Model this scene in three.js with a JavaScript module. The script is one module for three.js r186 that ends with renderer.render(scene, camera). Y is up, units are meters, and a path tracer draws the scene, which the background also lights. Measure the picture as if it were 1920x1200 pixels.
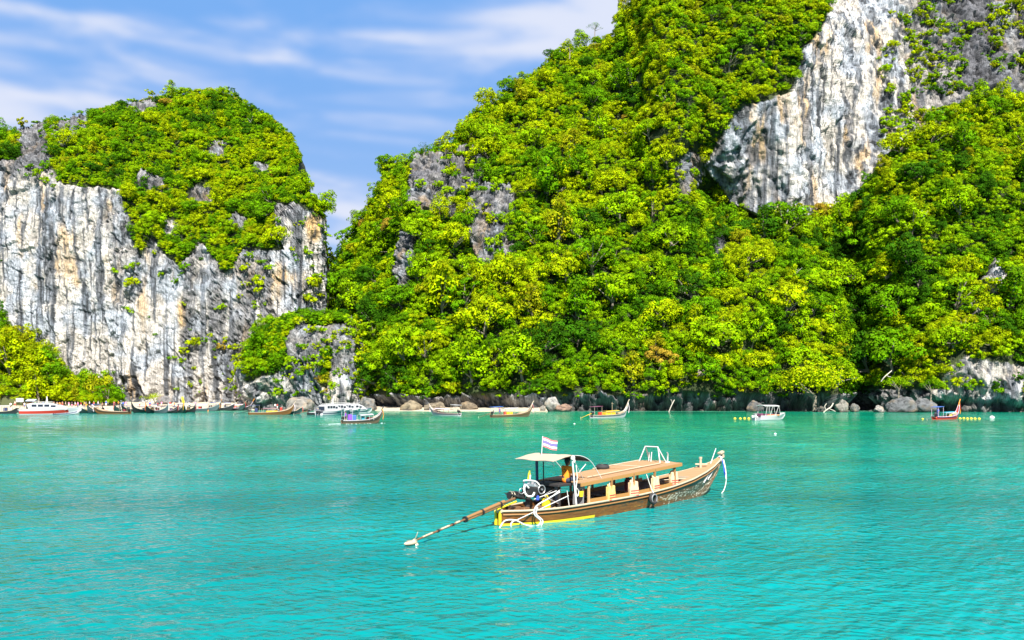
import * as THREE from 'three';
import { RoundedBoxGeometry } from 'three/addons/geometries/RoundedBoxGeometry.js';
import { mergeGeometries, mergeVertices } from 'three/addons/utils/BufferGeometryUtils.js';
import { ImprovedNoise } from 'three/addons/math/ImprovedNoise.js';
import { MarchingCubes } from 'three/addons/objects/MarchingCubes.js';

// ---------- camera, sky, sun, exposure ----------
const F = 1663, CX = 960, HY = 738, EYE = 4.5;            // lens (in units of a 1920 px wide frame), horizon row, eye height on the upper deck of a ferry
const scene = new THREE.Scene();
const camera = new THREE.PerspectiveCamera(2 * Math.atan(HY / F) * 180 / Math.PI, 1920 / (2 * HY), 0.5, 6000);
camera.setViewOffset(1920, 2 * HY, 0, 0, 1920, 1200);      // lens shifted up, so upright things stay upright
camera.position.set(0, EYE, 0);
camera.lookAt(0, EYE, -10);
scene.add(camera);
const renderer = new THREE.WebGLRenderer();
renderer.toneMapping = THREE.LinearToneMapping;
const EXPOSURE = 2.6;
renderer.toneMappingExposure = EXPOSURE;
renderer.shadowMap.enabled = true;

const N3 = new ImprovedNoise();
const noise = (x, y, z) => N3.noise(x + 100.3, y + 57.7, z + 31.1);
function fbm(x, y, z, o = 4) { let a = 1, s = 0, n = 0; for (let i = 0; i < o; i++) { s += a * noise(x, y, z + i * 7.3); n += a; a *= .5; x *= 2.03; y *= 2.03; z *= 2.03; } return s / n; }
function rng(seed) { let a = seed >>> 0; return () => { a |= 0; a = a + 0x6D2B79F5 | 0; let t = Math.imul(a ^ a >>> 15, 1 | a); t = t + Math.imul(t ^ t >>> 7, 61 | t) ^ t; return ((t ^ t >>> 14) >>> 0) / 4294967296; }; }
function cells(x, y, z) { // nearest of scattered sites: [its random value, how near a border]
  const X0 = Math.floor(x), Y0 = Math.floor(y), Z0 = Math.floor(z); let d1 = 9, d2 = 9, id = 0;
  for (let i = -1; i < 2; i++) for (let j = -1; j < 2; j++) for (let k = -1; k < 2; k++) { let h = Math.imul(X0 + i, 374761393) ^ Math.imul(Y0 + j, 668265263) ^ Math.imul(Z0 + k, 2147483647 - 97531); h = Math.imul(h ^ h >>> 13, 1274126177); h ^= h >>> 16; const a = (h & 255) / 255, b = (h >>> 8 & 255) / 255, c = (h >>> 16 & 255) / 255, dx = X0 + i + a - x, dy = Y0 + j + b - y, dz = Z0 + k + c - z, d = Math.sqrt(dx * dx + dy * dy + dz * dz); if (d < d1) { d2 = d1; d1 = d; id = (h >>> 4 & 1023) / 1023; } else if (d < d2) d2 = d; }
  return [id, d2 - d1];
}
const clamp = (v, a = 0, b = 1) => Math.min(b, Math.max(a, v));
const lerp = (a, b, t) => a + (b - a) * t;
const sstep = (a, b, v) => { const t = clamp((v - a) / (b - a)); return t * t * (3 - 2 * t); };
const mix3 = (a, b, t) => [lerp(a[0], b[0], t), lerp(a[1], b[1], t), lerp(a[2], b[2], t)];
const V = (x, y, z) => new THREE.Vector3(x, y, z);

{ // sky: deep blue overhead, paler low down, thin streaks of cirrus all round
  const W = 1536, H = 768, d = new Float32Array(W * H * 4);
  for (let j = 0; j < H; j++) {
    const el = ((j + .5) / H - .5) * Math.PI, y = Math.sin(el), c = Math.cos(el);
    for (let i = 0; i < W; i++) {
      const ph = ((i + .5) / W - .5) * 2 * Math.PI, x = c * Math.cos(ph), z = c * Math.sin(ph);
      let col = mix3([.44, .62, .94], [.20, .44, .90], sstep(0, .4, y));
      col = mix3(col, [.06, .18, .60], sstep(.4, 1, y));
      if (y > -.02) {
        const k = 1 / (Math.max(y, 0) + .30), px = x * k, pz = z * k;
        const u = px * .96 - pz * .28, v = px * .28 + pz * .96;
        const wx = fbm(u * .9, v * .9, 3, 3), wy = fbm(u * .9 + 7, v * .9, 13, 3);
        const streak = fbm(u * 1.5 + wx * 1.6, v * 5.5 + wy * 2.6, 9, 6), mass = fbm(u * 1.3 + 4 + wx, v * 2.6 + 2, 21, 5);
        const fine = fbm(u * 5 + wx * 4, v * 19 + wy * 5, 5, 4);
        const a = sstep(-.25, .42, streak * 1.1 + mass * .8 + fine * .5 + .06);
        col = mix3(col, mix3([.42, .58, .96], [.80, .84, .98], a), a * .9);
      }
      if (y < 0) col = mix3(col, [.2, .4, .45], sstep(0, -.1, y));
      const o = (j * W + i) * 4; for (let k = 0; k < 3; k++) d[o + k] = col[k] / EXPOSURE; d[o + 3] = 1;
    }
  }
  const t = new THREE.DataTexture(d, W, H, THREE.RGBAFormat, THREE.FloatType);
  t.mapping = THREE.EquirectangularReflectionMapping; t.magFilter = THREE.LinearFilter; t.minFilter = THREE.LinearFilter; t.wrapS = THREE.RepeatWrapping; t.needsUpdate = true;
  scene.background = t; scene.environment = t;
}
const sun = new THREE.DirectionalLight(new THREE.Color(1, .95, .86), 5);
sun.position.set(45, 300, 165); sun.target.position.set(0, 0, -130); scene.add(sun, sun.target);
sun.castShadow = true; sun.shadow.mapSize.set(4096, 4096);
Object.assign(sun.shadow.camera, { left: -300, right: 300, top: 300, bottom: -300, near: 1, far: 900 });

// ---------- helpers ----------
const used = new Map();
function numbered(name) { const n = used.get(name) ?? 0; used.set(name, n + 1); return n ? name + '_' + String(n).padStart(3, '0') : name; }
function tag(o, label, category, group, kind) { o.userData.label = label; if (category) o.userData.category = category; if (group) o.userData.group = group; if (kind) o.userData.kind = kind; return o; }
function shadow(m) { m.castShadow = true; m.receiveShadow = true; return m; }
function thing(name, label, category, group) { const o = new THREE.Group(); o.name = numbered(name); scene.add(o); return tag(o, label, category, group); }
function mg(list) {
  const l = list.flat(9).map(g => { let h = g.index ? g.toNonIndexed() : g; for (const k of Object.keys(h.attributes)) if (!['position', 'normal', 'uv', 'color'].includes(k)) h.deleteAttribute(k); if (!h.attributes.uv) h.setAttribute('uv', new THREE.BufferAttribute(new Float32Array(h.attributes.position.count * 2), 2)); return h; });
  return l.length === 1 ? l[0] : mergeGeometries(l);
}
function obj(name, geos, mat, parent = scene) { const m = shadow(new THREE.Mesh(mg([geos]), mat)); m.name = parent === scene ? numbered(name) : name; parent.add(m); return m; }
function place(g, x, y, z, rx = 0, ry = 0, rz = 0) { if (rx) g.rotateX(rx); if (rz) g.rotateZ(rz); if (ry) g.rotateY(ry); return g.translate(x, y, z); }
function bx(w, h, d, x = 0, y = 0, z = 0, rx = 0, ry = 0, rz = 0) { const r = Math.min(w, h, d) * .18; return place(new RoundedBoxGeometry(w, h, d, 1, r), x, y, z, rx, ry, rz); }
function tube(pts, r, seg = 16, rad = 7) { const c = new THREE.CatmullRomCurve3(pts.map(p => V(...p)), false, 'centripetal'); return new THREE.TubeGeometry(c, seg, r, rad, false); }
function rod(a, b, r, r2 = r, rad = 8) { const A = V(...a), B = V(...b), d = B.clone().sub(A), g = new THREE.CylinderGeometry(r2, r, d.length(), rad); g.applyQuaternion(new THREE.Quaternion().setFromUnitVectors(V(0, 1, 0), d.clone().normalize())); return g.translate((A.x + B.x) / 2, (A.y + B.y) / 2, (A.z + B.z) / 2); }
function cyl(r, h, x, y, z, rx = 0, ry = 0, rz = 0, n = 14, r2 = r) { return place(new THREE.CylinderGeometry(r2, r, h, n), x, y, z, rx, ry, rz); }
function ball(r, x, y, z, sx = 1, sy = 1, sz = 1, n = 10) { const g = new THREE.SphereGeometry(r, n, Math.ceil(n * .7)); g.scale(sx, sy, sz); return g.translate(x, y, z); }
function slab(pts, t) { // a sheet with thickness through four or more corners (fan), extruded down by t
  const n = pts.length, pos = [], idx = []; for (const p of pts) pos.push(...p); for (const p of pts) pos.push(p[0], p[1] - t, p[2]);
  for (let i = 1; i < n - 1; i++) { idx.push(0, i, i + 1, n, n + i + 1, n + i); } for (let i = 0; i < n; i++) { const j = (i + 1) % n; idx.push(i, n + i, j, j, n + i, n + j); }
  const g = new THREE.BufferGeometry(); g.setAttribute('position', new THREE.Float32BufferAttribute(pos, 3)); g.setIndex(idx); const h = g.toNonIndexed(); h.computeVertexNormals(); return h;
}
const std = (r, g, b, rough = .7, o = {}) => new THREE.MeshStandardMaterial({ color: new THREE.Color().setRGB(r, g, b), roughness: rough, ...o });
function dataTex(W, H, f, srgb = false, rx = 1, ry = 1) { const d = new Uint8Array(W * H * 4); for (let j = 0; j < H; j++) for (let i = 0; i < W; i++) { const c = f(i, j), o = (j * W + i) * 4; for (let k = 0; k < 3; k++) d[o + k] = clamp((Array.isArray(c) ? c[k] : c), 0, 1) * 255; d[o + 3] = 255; } const t = new THREE.DataTexture(d, W, H); t.wrapS = t.wrapT = THREE.RepeatWrapping; t.magFilter = THREE.LinearFilter; t.minFilter = THREE.LinearMipmapLinearFilter; t.generateMipmaps = true; if (srgb) t.colorSpace = THREE.SRGBColorSpace; t.repeat.set(rx, ry); t.needsUpdate = true; return t; }
const X = (px, d) => (px - CX) / F * d, Y = (py, d) => EYE + (HY - py) / F * d;     // where a sight line meets a given depth
const PX = p => CX + p.x / -p.z * F, PY = p => HY - (p.y - EYE) / -p.z * F;          // and back, for measuring
function inPoly(x, y, P) { let c = false; for (let i = 0, j = P.length - 1; i < P.length; j = i++) { const [a, b] = P[i], [e, f] = P[j]; if ((b > y) !== (f > y) && x < (e - a) * (y - b) / (f - b) + a) c = !c; } return c; }
// ---------- water ----------
const tileBump = (() => { // choppy ripples, crests mostly across the view; tiles over 18 m
  const S = 1024, R = rng(5), wv = [];
  for (let i = 0; i < 130; i++) { const lam = .12 * Math.pow(10, R() * .95), th = (R() - .5) * 2.0 + (R() < .12 ? 1.2 : 0); const ky = Math.round(Math.cos(th) * 18 / lam), kx = Math.round(Math.sin(th) * 18 / lam); wv.push([kx, ky, R() * 6.28, Math.pow(lam, .92)]); }
  const h = new Float32Array(S * S); let mn = 1e9, mx = -1e9;
  const cs = wv.map(w => { const a = new Float32Array(S * 4); for (let i = 0; i < S; i++) { const p = w[0] * i / S * 2 * Math.PI, q = w[1] * i / S * 2 * Math.PI + w[2]; a[i] = Math.cos(p); a[S + i] = Math.sin(p); a[2 * S + i] = Math.cos(q); a[3 * S + i] = Math.sin(q); } return a; });
  for (let j = 0; j < S; j++) for (let i = 0; i < S; i++) { let s = 0; for (let k = 0; k < wv.length; k++) { const a = cs[k]; s += wv[k][3] * (a[i] * a[2 * S + j] - a[S + i] * a[3 * S + j]); } h[j * S + i] = s; mn = Math.min(mn, s); mx = Math.max(mx, s); }
  return dataTex(S, S, (i, j) => (h[j * S + i] - mn) / (mx - mn));
})();
{
  const waves = [], R = rng(11);
  for (let i = 0; i < 30; i++) { const lam = .55 * Math.pow(13, i / 29), th = (R() - .5) * 1.7 + .25; waves.push([Math.sin(th) * 6.283 / lam, Math.cos(th) * 6.283 / lam, R() * 6.28, .0034 * Math.pow(lam, .6), lam]); }
  const zs = []; for (let z = 60; z > 2; z -= 12) zs.push(z); for (let d = 2; d < 14; d += .6) zs.push(-d); let d = 14; while (d < 275) { zs.push(-d); d += Math.max(.1, d * .0052); } for (const q of [300, 350, 500, 900, 2000, 5000]) zs.push(-q);
  const nc = 430, pos = [], col = [], uv = [], idx = [];
  for (const z of zs) {
    const dd = Math.abs(z), W = 34 + dd * 1.5, step = W / nc;
    for (let j = 0; j <= nc; j++) {
      const x = (j / nc - .5) * W;
      let y = 0; const gust = .7 + .9 * sstep(-.3, .5, fbm(x * .03, z * .018, 4, 3));
      const zstep = Math.max(.1, dd * .0052);
      for (const w of waves) { const res = sstep(2.0, 4.5, w[4] / Math.max(step, zstep)); if (res > 0) y += w[3] * res * gust * Math.sin(w[0] * x + w[1] * z + w[2]); }
      if (dd > 280) y = -.02;
      pos.push(x, y, z); uv.push(x / 18, -z / 18);
      const ppx = CX + x / Math.max(dd, 1) * F;
      // body colour of the water: pale sand shows through by the beaches, greener toward the far shore, bluer near the viewer
      const f1 = fbm(x * .02, z * .02, 1, 3), f2 = fbm(x * .05, z * .03, 7, 3);
      let c = mix3([.0, .190, .152], [.0, .190, .190], sstep(75, 18, dd + f1 * 25));
      c = mix3(c, [.0, .205, .098], sstep(50, 170, dd + f1 * 60) * sstep(-60, 5, x + f2 * 30) * .9);
      c = mix3(c, [.0, .195, .138], sstep(40, 100, x + f2 * 25) * .7);
      c = mix3(c, [.003, .225, .125], sstep(185, 228, dd + f2 * 10) * .6);
      c = mix3(c, [.10, .28, .19], sstep(212, 232, dd + f2 * 6) * .8);
      const sh = .95 + f1 * .6 + f2 * .35 + .35 * fbm(x * .03 + 4, z * .14, 2, 3); col.push(c[0] * sh, c[1] * sh, c[2] * sh);
    }
  }
  for (let i = 0; i < zs.length - 1; i++) for (let j = 0; j < nc; j++) { const a = i * (nc + 1) + j, b = a + nc + 1; idx.push(a, a + 1, b, a + 1, b + 1, b); }
  const g = new THREE.BufferGeometry(); g.setAttribute('position', new THREE.Float32BufferAttribute(pos, 3)); g.setAttribute('uv', new THREE.Float32BufferAttribute(uv, 2)); g.setAttribute('color', new THREE.Float32BufferAttribute(col, 3)); g.setIndex(idx); g.computeVertexNormals();
  const m = new THREE.MeshPhysicalMaterial({ vertexColors: true, roughness: .07, ior: 1.33, specularIntensity: .3, bumpMap: tileBump, bumpScale: .15 });
  const w = new THREE.Mesh(g, m); w.receiveShadow = true; w.name = 'water'; scene.add(w); tag(w, 'rippled turquoise sea of the bay', null, null, 'structure');
}

// ---------- hills ----------
const rockBump = dataTex(512, 512, (() => { const p = []; for (let j = 0; j < 512; j++) for (let i = 0; i < 512; i++) { const a = i / 512 * 6.283, b = j / 512 * 6.283; const q = (s) => Math.abs(fbm(Math.cos(a) * s, Math.sin(a) * s + Math.cos(b) * s, Math.sin(b) * s, 5)); p.push(.2 + 1.1 * q(1.6) + .5 * q(5)); } return (i, j) => p[j * 512 + i]; })());
const rockMap = (() => { // fine run-off streaks and pitting of weathered limestone, over a 9 m tile
  const R = rng(41), st = [], pt = []; for (let i = 0; i < 60; i++) st.push([Math.round(6 + R() * 70), Math.round((R() - .5) * 7), R() * 6.28, R() * 6.28]); for (let i = 0; i < 50; i++) pt.push([Math.round((R() - .5) * 90), Math.round((R() - .5) * 70), R() * 6.28]);
  return dataTex(512, 512, (i, j) => { const u = i / 512 * 6.2832, v = j / 512 * 6.2832; let a = 0, b = 0; for (const w of st) a += Math.sin(w[0] * u + w[1] * v + w[2] + .6 * Math.sin(v * 2 + w[3])); for (const w of pt) b += Math.sin(w[0] * u + w[1] * v + w[2]); a /= 5.5; b /= 5; const t = clamp(1.0 - .42 * sstep(.25, .9, a) - .22 * sstep(.5, 1.1, b) + .12 * sstep(.2, 1, -a)) ; const q = Math.pow(t, .62); return [q * .985, q * .99, q]; }, true);
})();
const rockMat = new THREE.MeshStandardMaterial({ map: rockMap, vertexColors: true, roughness: .93, bumpMap: rockBump, bumpScale: .35 });
const hills = {};
const cr = (a, b, c, d, t) => .5 * (2 * b + (c - a) * t + (2 * a - 5 * b + 4 * c - d) * t * t + (3 * b - a - 3 * c + d) * t * t * t);
/* stations: [X, depth, [[Y, inset] ...], normal x]; the first profile point is the foot */
function makeHill(key, name, label, st, opt) {
  const K = st[0][2].length, S = st.map(([x, d, prof, nx = 0]) => { const nz = -Math.sqrt(1 - nx * nx), bx0 = X(x, d); return { p: prof.map(([y, q]) => [bx0 + nx * q, y === 770 ? -1.6 : Y(y, d - nz * q), -d + nz * q]), nx }; });
  const at = (s, k, c) => S[clamp(s, 0, S.length - 1)].p[k][c];
  // smooth curves through the stations, then up the profile; both sampled by length
  const cols = []; const du = opt.cell, dv = opt.cell;
  for (let s = 0; s < S.length - 1; s++) { const A = S[s].p[0], B = S[s + 1].p[0], L = Math.hypot(B[0] - A[0], B[2] - A[2]), n = Math.max(2, Math.round(L / du)); for (let i = 0; i < n; i++) cols.push([s, i / n]); }
  cols.push([S.length - 2, 1]);
  let nv = 0; { let L = 0; const m = S[S.length >> 1].p; for (let k = 0; k < K - 1; k++) L += Math.hypot(m[k + 1][1] - m[k][1], m[k + 1][2] - m[k][2]); nv = Math.round(L / dv); }
  const nu = cols.length, base = new Float32Array(nu * (nv + 1) * 3);
  cols.forEach(([s, t], i) => {
    const pr = []; for (let k = 0; k < K; k++) pr.push([0, 1, 2].map(c => cr(at(s - 1, k, c), at(s, k, c), at(s + 1, k, c), at(s + 2, k, c), t)));
    const fine = []; for (let k = 0; k < K - 1; k++) for (let a = 0; a < 12; a++) fine.push([0, 1, 2].map(c => cr(pr[Math.max(0, k - 1)][c], pr[k][c], pr[k + 1][c], pr[Math.min(K - 1, k + 2)][c], a / 12))); fine.push(pr[K - 1]);
    const len = [0]; for (let a = 1; a < fine.length; a++) len.push(len[a - 1] + Math.hypot(fine[a][0] - fine[a - 1][0], fine[a][1] - fine[a - 1][1], fine[a][2] - fine[a - 1][2]));
    let a = 0; for (let v = 0; v <= nv; v++) { const l = len[len.length - 1] * v / nv; while (a < len.length - 2 && len[a + 1] < l) a++; const f = clamp((l - len[a]) / (len[a + 1] - len[a])); for (let c = 0; c < 3; c++) base[(i * (nv + 1) + v) * 3 + c] = lerp(fine[a][c], fine[a + 1][c], f); }
  });
  const idx = []; const id = (i, v) => i * (nv + 1) + v;
  for (let i = 0; i < nu - 1; i++) for (let v = 0; v < nv; v++) idx.push(id(i, v), id(i + 1, v), id(i, v + 1), id(i + 1, v), id(i + 1, v + 1), id(i, v + 1));
  const g0 = new THREE.BufferGeometry(); g0.setAttribute('position', new THREE.BufferAttribute(base.slice(), 3)); g0.setIndex(idx); g0.computeVertexNormals();
  const nr = g0.attributes.normal, pos = g0.attributes.position, col = new Float32Array(pos.count * 3), uv = new Float32Array(pos.count * 2), vg = new Float32Array(pos.count), p = V();
  for (let i = 0; i < pos.count; i++) {
    p.fromBufferAttribute(pos, i); const n = V().fromBufferAttribute(nr, i), x = p.x, y = p.y, z = p.z, a = x + z * .55, b = z - x * .2;
    const qx = PX(p), qy = PY(p), jx = qx + 22 * fbm(x * .08, y * .08, z * .08, 3), jy = qy + 22 * fbm(x * .08 + 9, y * .08, z * .08, 3);
    const zone = opt.zone(jx, jy, p);                   // {veg 0..1, white 0..1, ochre}
    vg[i] = zone.veg; const rock = 1 - zone.veg;
    const lumps = fbm(x * .05, y * .05, z * .05, 3) * 5.5 + fbm(x * .14, y * .14, z * .14, 3) * 2.6;
    const fl = 1 - Math.abs(fbm(a * .17, y * .018, b * .17, 3)) * 2.2, fl2 = 1 - Math.abs(fbm(a * .55, y * .05, b * .5, 3)) * 2.4, karst = 1 - Math.abs(fbm(x * .3, y * .2, z * .3, 4)) * 2.6, fine = 1 - Math.abs(fbm(x * 1.0, y * .7, z * 1.0, 3)) * 2.4;
    const wet = zone.white; const [b1, e1] = cells(x * .22 + noise(x * .3, y * .3, z) * .3, y * .13, z * .22), [b2, e2] = cells(x * .62, y * .42 + noise(x, y, z) * .3, z * .62);
    const folds = 1 - Math.abs(fbm(a * .055, y * .008, b * .055, 2)) * 2.6;
    let h = lumps * (zone.veg * .85 + .2) * (opt.lump ?? 1) + rock * ((folds - .5) * lerp(1.5, 2.6, wet) + (fl - .5) * lerp(.6, 1.3, wet) + (fl2 - .5) * lerp(.4, .8, wet) + (karst - .4) * lerp(1.2, .5, wet) + (fine - .5) * lerp(.5, .25, wet) + (b1 - .5) * lerp(2.4, 1.6, wet) + (b2 - .5) * lerp(1.4, .6, wet) - (1 - sstep(.0, .12, e2)) * lerp(.5, .2, wet)) + (zone.out ?? 0);
    h -= opt.notch ? opt.notch * (1 - sstep(1.0, 4.2, y)) * sstep(-8, -.5, y) : 0;
    if (y < 9) h += rock * ((b1 - .5) * 2.6 + (b2 - .5) * 1.2) * sstep(9, 5, y) - (fine - .5) * .3;
    const fz = 1 - sstep(.0, .06, Math.abs(fbm(x * .34 + 3, y * .2, z * .34, 3))); h -= rock * fz * lerp(1.3, .5, wet);
    p.addScaledVector(n, h * opt.amp); pos.setXYZ(i, p.x, p.y, p.z);
    // limestone: pale, with grey and black run-off stains, ochre patches, shade painted on part of the cliff; soil where trees grow
    const s1 = fbm(a * .42, y * .02 + 3, b * .42, 4), s2 = fbm(a * 1.5, y * .05, b * 1.5, 3), s3 = fbm(x * .12, y * .10, z * .12, 4), s4 = fbm(x * .6, y * .5, z * .6, 3);
    let c = mix3([.66, .60, .52], [.42, .45, .49], sstep(-.12, .22, s3 + (zone.shadeTint ?? 0)));
    c = mix3(c, [.58, .37, .15], (zone.ochre ?? .5) * sstep(.05, .3, fbm(a * .16 + 5, y * .05, b * .16 + 9, 4)));
    c = mix3(c, [.11, .13, .16], sstep(.03, .13, s1 + s2 * .45 + (zone.shadeTint ?? 0)) * .8);
    c = mix3(c, [.035, .04, .046], sstep(.13, .24, s2 * .95 + s1 * .45) * .92);
    const fis = Math.max(1 - sstep(.0, .05, Math.abs(fbm(x * .34 + 3, y * .2, z * .34, 3))), .8 * (1 - sstep(.0, .07, Math.abs(fbm(x * .8, y * .5 + 8, z * .8, 2)))));
    const grey = mix3([.20, .20, .21], [.06, .063, .07], sstep(-.25, .25, s4 + s3 * .6));
    if (zone.dark) { grey[0] *= zone.dark; grey[1] *= zone.dark; grey[2] *= zone.dark * 1.05; }
    const crack = sstep(.42, .0, karst) * .65 + sstep(.3, -.1, fine) * .3;
    c = mix3(grey, c, clamp(wet + s3 * .8)); c = mix3(c, [.02, .021, .021], clamp(crack * lerp(.8, .45, wet))); c = mix3(c, [.012, .013, .015], fis * lerp(.6, .25, wet)); c = mix3(c, [.02, .022, .026], (1 - sstep(.01, .09, e2)) * lerp(.75, .25, wet)); c = c.map(q => q * (.64 + .5 * b2 * .6 + .4 * b1 * .6));
    if (y < 3.4) c = mix3(c, [.035, .035, .03], sstep(3.4, .6, y + s4 * 1.5) * (opt.dark ?? .8));  // foot painted darker for the shade under notch and overhanging trees
    c = mix3(c, mix3([.022, .035, .006], [.04, .06, .01], sstep(-.2, .3, s4)), sstep(.35, .75, zone.veg + s4 * .3));
    col.set(c, i * 3); uv[i * 2] = (a) / 9; uv[i * 2 + 1] = y / 9;
  }
  // back and sides: close the hill behind so it is solid from elsewhere too
  const P = Array.from(pos.array), Cc = Array.from(col), U = Array.from(uv), bi = []; let m = pos.count; const dark = [.03, .045, .012];
  for (let i = 0; i < nu; i++) { const k = id(i, nv) * 3; const nx = S[cols[i][0]].nx; P.push(P[k] + nx * 14, P[k + 1] - 3, P[k + 2] - 14, P[k] + nx * 40, P[k + 1] - 45, P[k + 2] - 45, P[k] + nx * 40, -2, P[k + 2] - 60); for (let q = 0; q < 3; q++) { Cc.push(...dark); U.push(0, 0); } }
  for (let i = 0; i < nu - 1; i++) { const r = [id(i, nv), m + i * 3, m + i * 3 + 1, m + i * 3 + 2], q = [id(i + 1, nv), m + i * 3 + 3, m + i * 3 + 4, m + i * 3 + 5]; for (let k = 0; k < 3; k++) bi.push(r[k], q[k], r[k + 1], q[k], q[k + 1], r[k + 1]); }
  const g = new THREE.BufferGeometry(); g.setAttribute('position', new THREE.Float32BufferAttribute(P, 3)); g.setAttribute('color', new THREE.Float32BufferAttribute(Cc, 3)); g.setAttribute('uv', new THREE.Float32BufferAttribute(U, 2)); g.setIndex(idx.concat(bi)); g.computeVertexNormals();
  const mesh = shadow(new THREE.Mesh(g, rockMat)); mesh.name = name; scene.add(mesh); tag(mesh, label, null, null, 'structure');
  hills[key] = { zone: opt.zone, g, vg, nu, nv, id, count: pos.count };
  return mesh;
}
const any = (x, y, list) => list.some(P => inPoly(x, y, P));

makeHill('left', 'hill_left', 'domed limestone hill with white cliffs standing behind the beach', [
  [-190, 266, [[770, 0], [560, 1], [345, 2], [310, 6], [285, 12], [270, 25]]],
  [-60, 264, [[770, 0], [560, 0], [335, 0], [300, 5], [275, 12], [250, 26]]],
  [30, 262, [[770, 0], [560, 0], [330, 0], [290, 6], [255, 13], [232, 28]]],
  [110, 261, [[770, 0], [560, 0], [345, -1], [290, 7], [240, 17], [208, 32]]],
  [200, 260, [[770, 0], [580, 0], [370, -1], [310, 8], [240, 20], [185, 38]]],
  [270, 258, [[770, 0], [580, 0], [450, 1], [350, 10], [250, 24], [176, 42]]],
  [340, 258, [[770, 0], [600, 0], [480, 1], [370, 10], [260, 25], [180, 42]]],
  [420, 258, [[770, 0], [600, 0], [490, 1], [390, 9], [290, 22], [212, 38]]],
  [500, 257, [[770, 0], [600, 0], [470, 1], [385, 8], [315, 18], [262, 30]]],
  [560, 258, [[770, 0], [600, 0], [410, 1], [370, 6], [335, 12], [310, 20]], -.3],
  [596, 263, [[770, 0], [600, 0], [410, 1], [385, 5], [362, 10], [350, 15]], -.7],
  [607, 272, [[770, 0], [600, 0], [415, 1], [400, 4], [390, 8], [380, 12]], -.95],
  [600, 288, [[770, 0], [600, 0], [440, 1], [420, 4], [410, 8], [400, 12]], -.99],
], {
  cell: .36, amp: .8, notch: 0, dark: 0, lump: .55,
  zone(x, y, p) {
    const veg = any(x, y, [[[-300, 300], [30, 300], [60, 245], [95, 235], [90, 320], [126, 344], [175, 345], [226, 362], [245, 440], [268, 470], [285, 440], [340, 505], [368, 450], [420, 520], [457, 468], [525, 470], [512, 386], [567, 385], [609, 410], [640, 430], [700, 300], [500, 0], [-300, 0]]]) && !any(x, y, [[[28, 330], [35, 255], [72, 240], [70, 330]], [[98, 262], [110, 222], [140, 200], [172, 194], [178, 215], [150, 250], [122, 275]], [[240, 206], [255, 182], [298, 182], [303, 206], [268, 216]], [[345, 384], [358, 348], [396, 350], [400, 392]], [[256, 358], [268, 324], [316, 328], [310, 362]], [[386, 296], [392, 268], [428, 272], [426, 298]], [[470, 330], [478, 312], [500, 316], [500, 338]], [[300, 430], [310, 405], [335, 410], [332, 440]], [[425, 420], [440, 396], [462, 402], [458, 432]]]);
    let white = y < 345 && x < 240 ? .0 : .25; white = Math.max(white, sstep(255, 195, x) * sstep(300, 360, y)); if (any(x, y, [[[225, 580], [300, 520], [345, 500], [350, 700], [330, 770], [215, 770]]])) white = .95; if (any(x, y, [[[500, 440], [620, 360], [620, 620], [520, 600]]])) white = .9; white = Math.max(white, sstep(650, 740, y) * .75);
    white = Math.max(white, .85 * sstep(-.15, .12, fbm(p.x * .11, p.y * .012, 4, 3)) * (y > 400 ? 1 : .2)); if (any(x, y, [[[180, 360], [262, 470], [240, 560], [215, 480]]])) white = .5;
    return { veg: veg ? 1 : 0, white, ochre: x > 500 ? 1 : x > 330 && x < 470 ? .95 : .7 };
  } });

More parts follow.
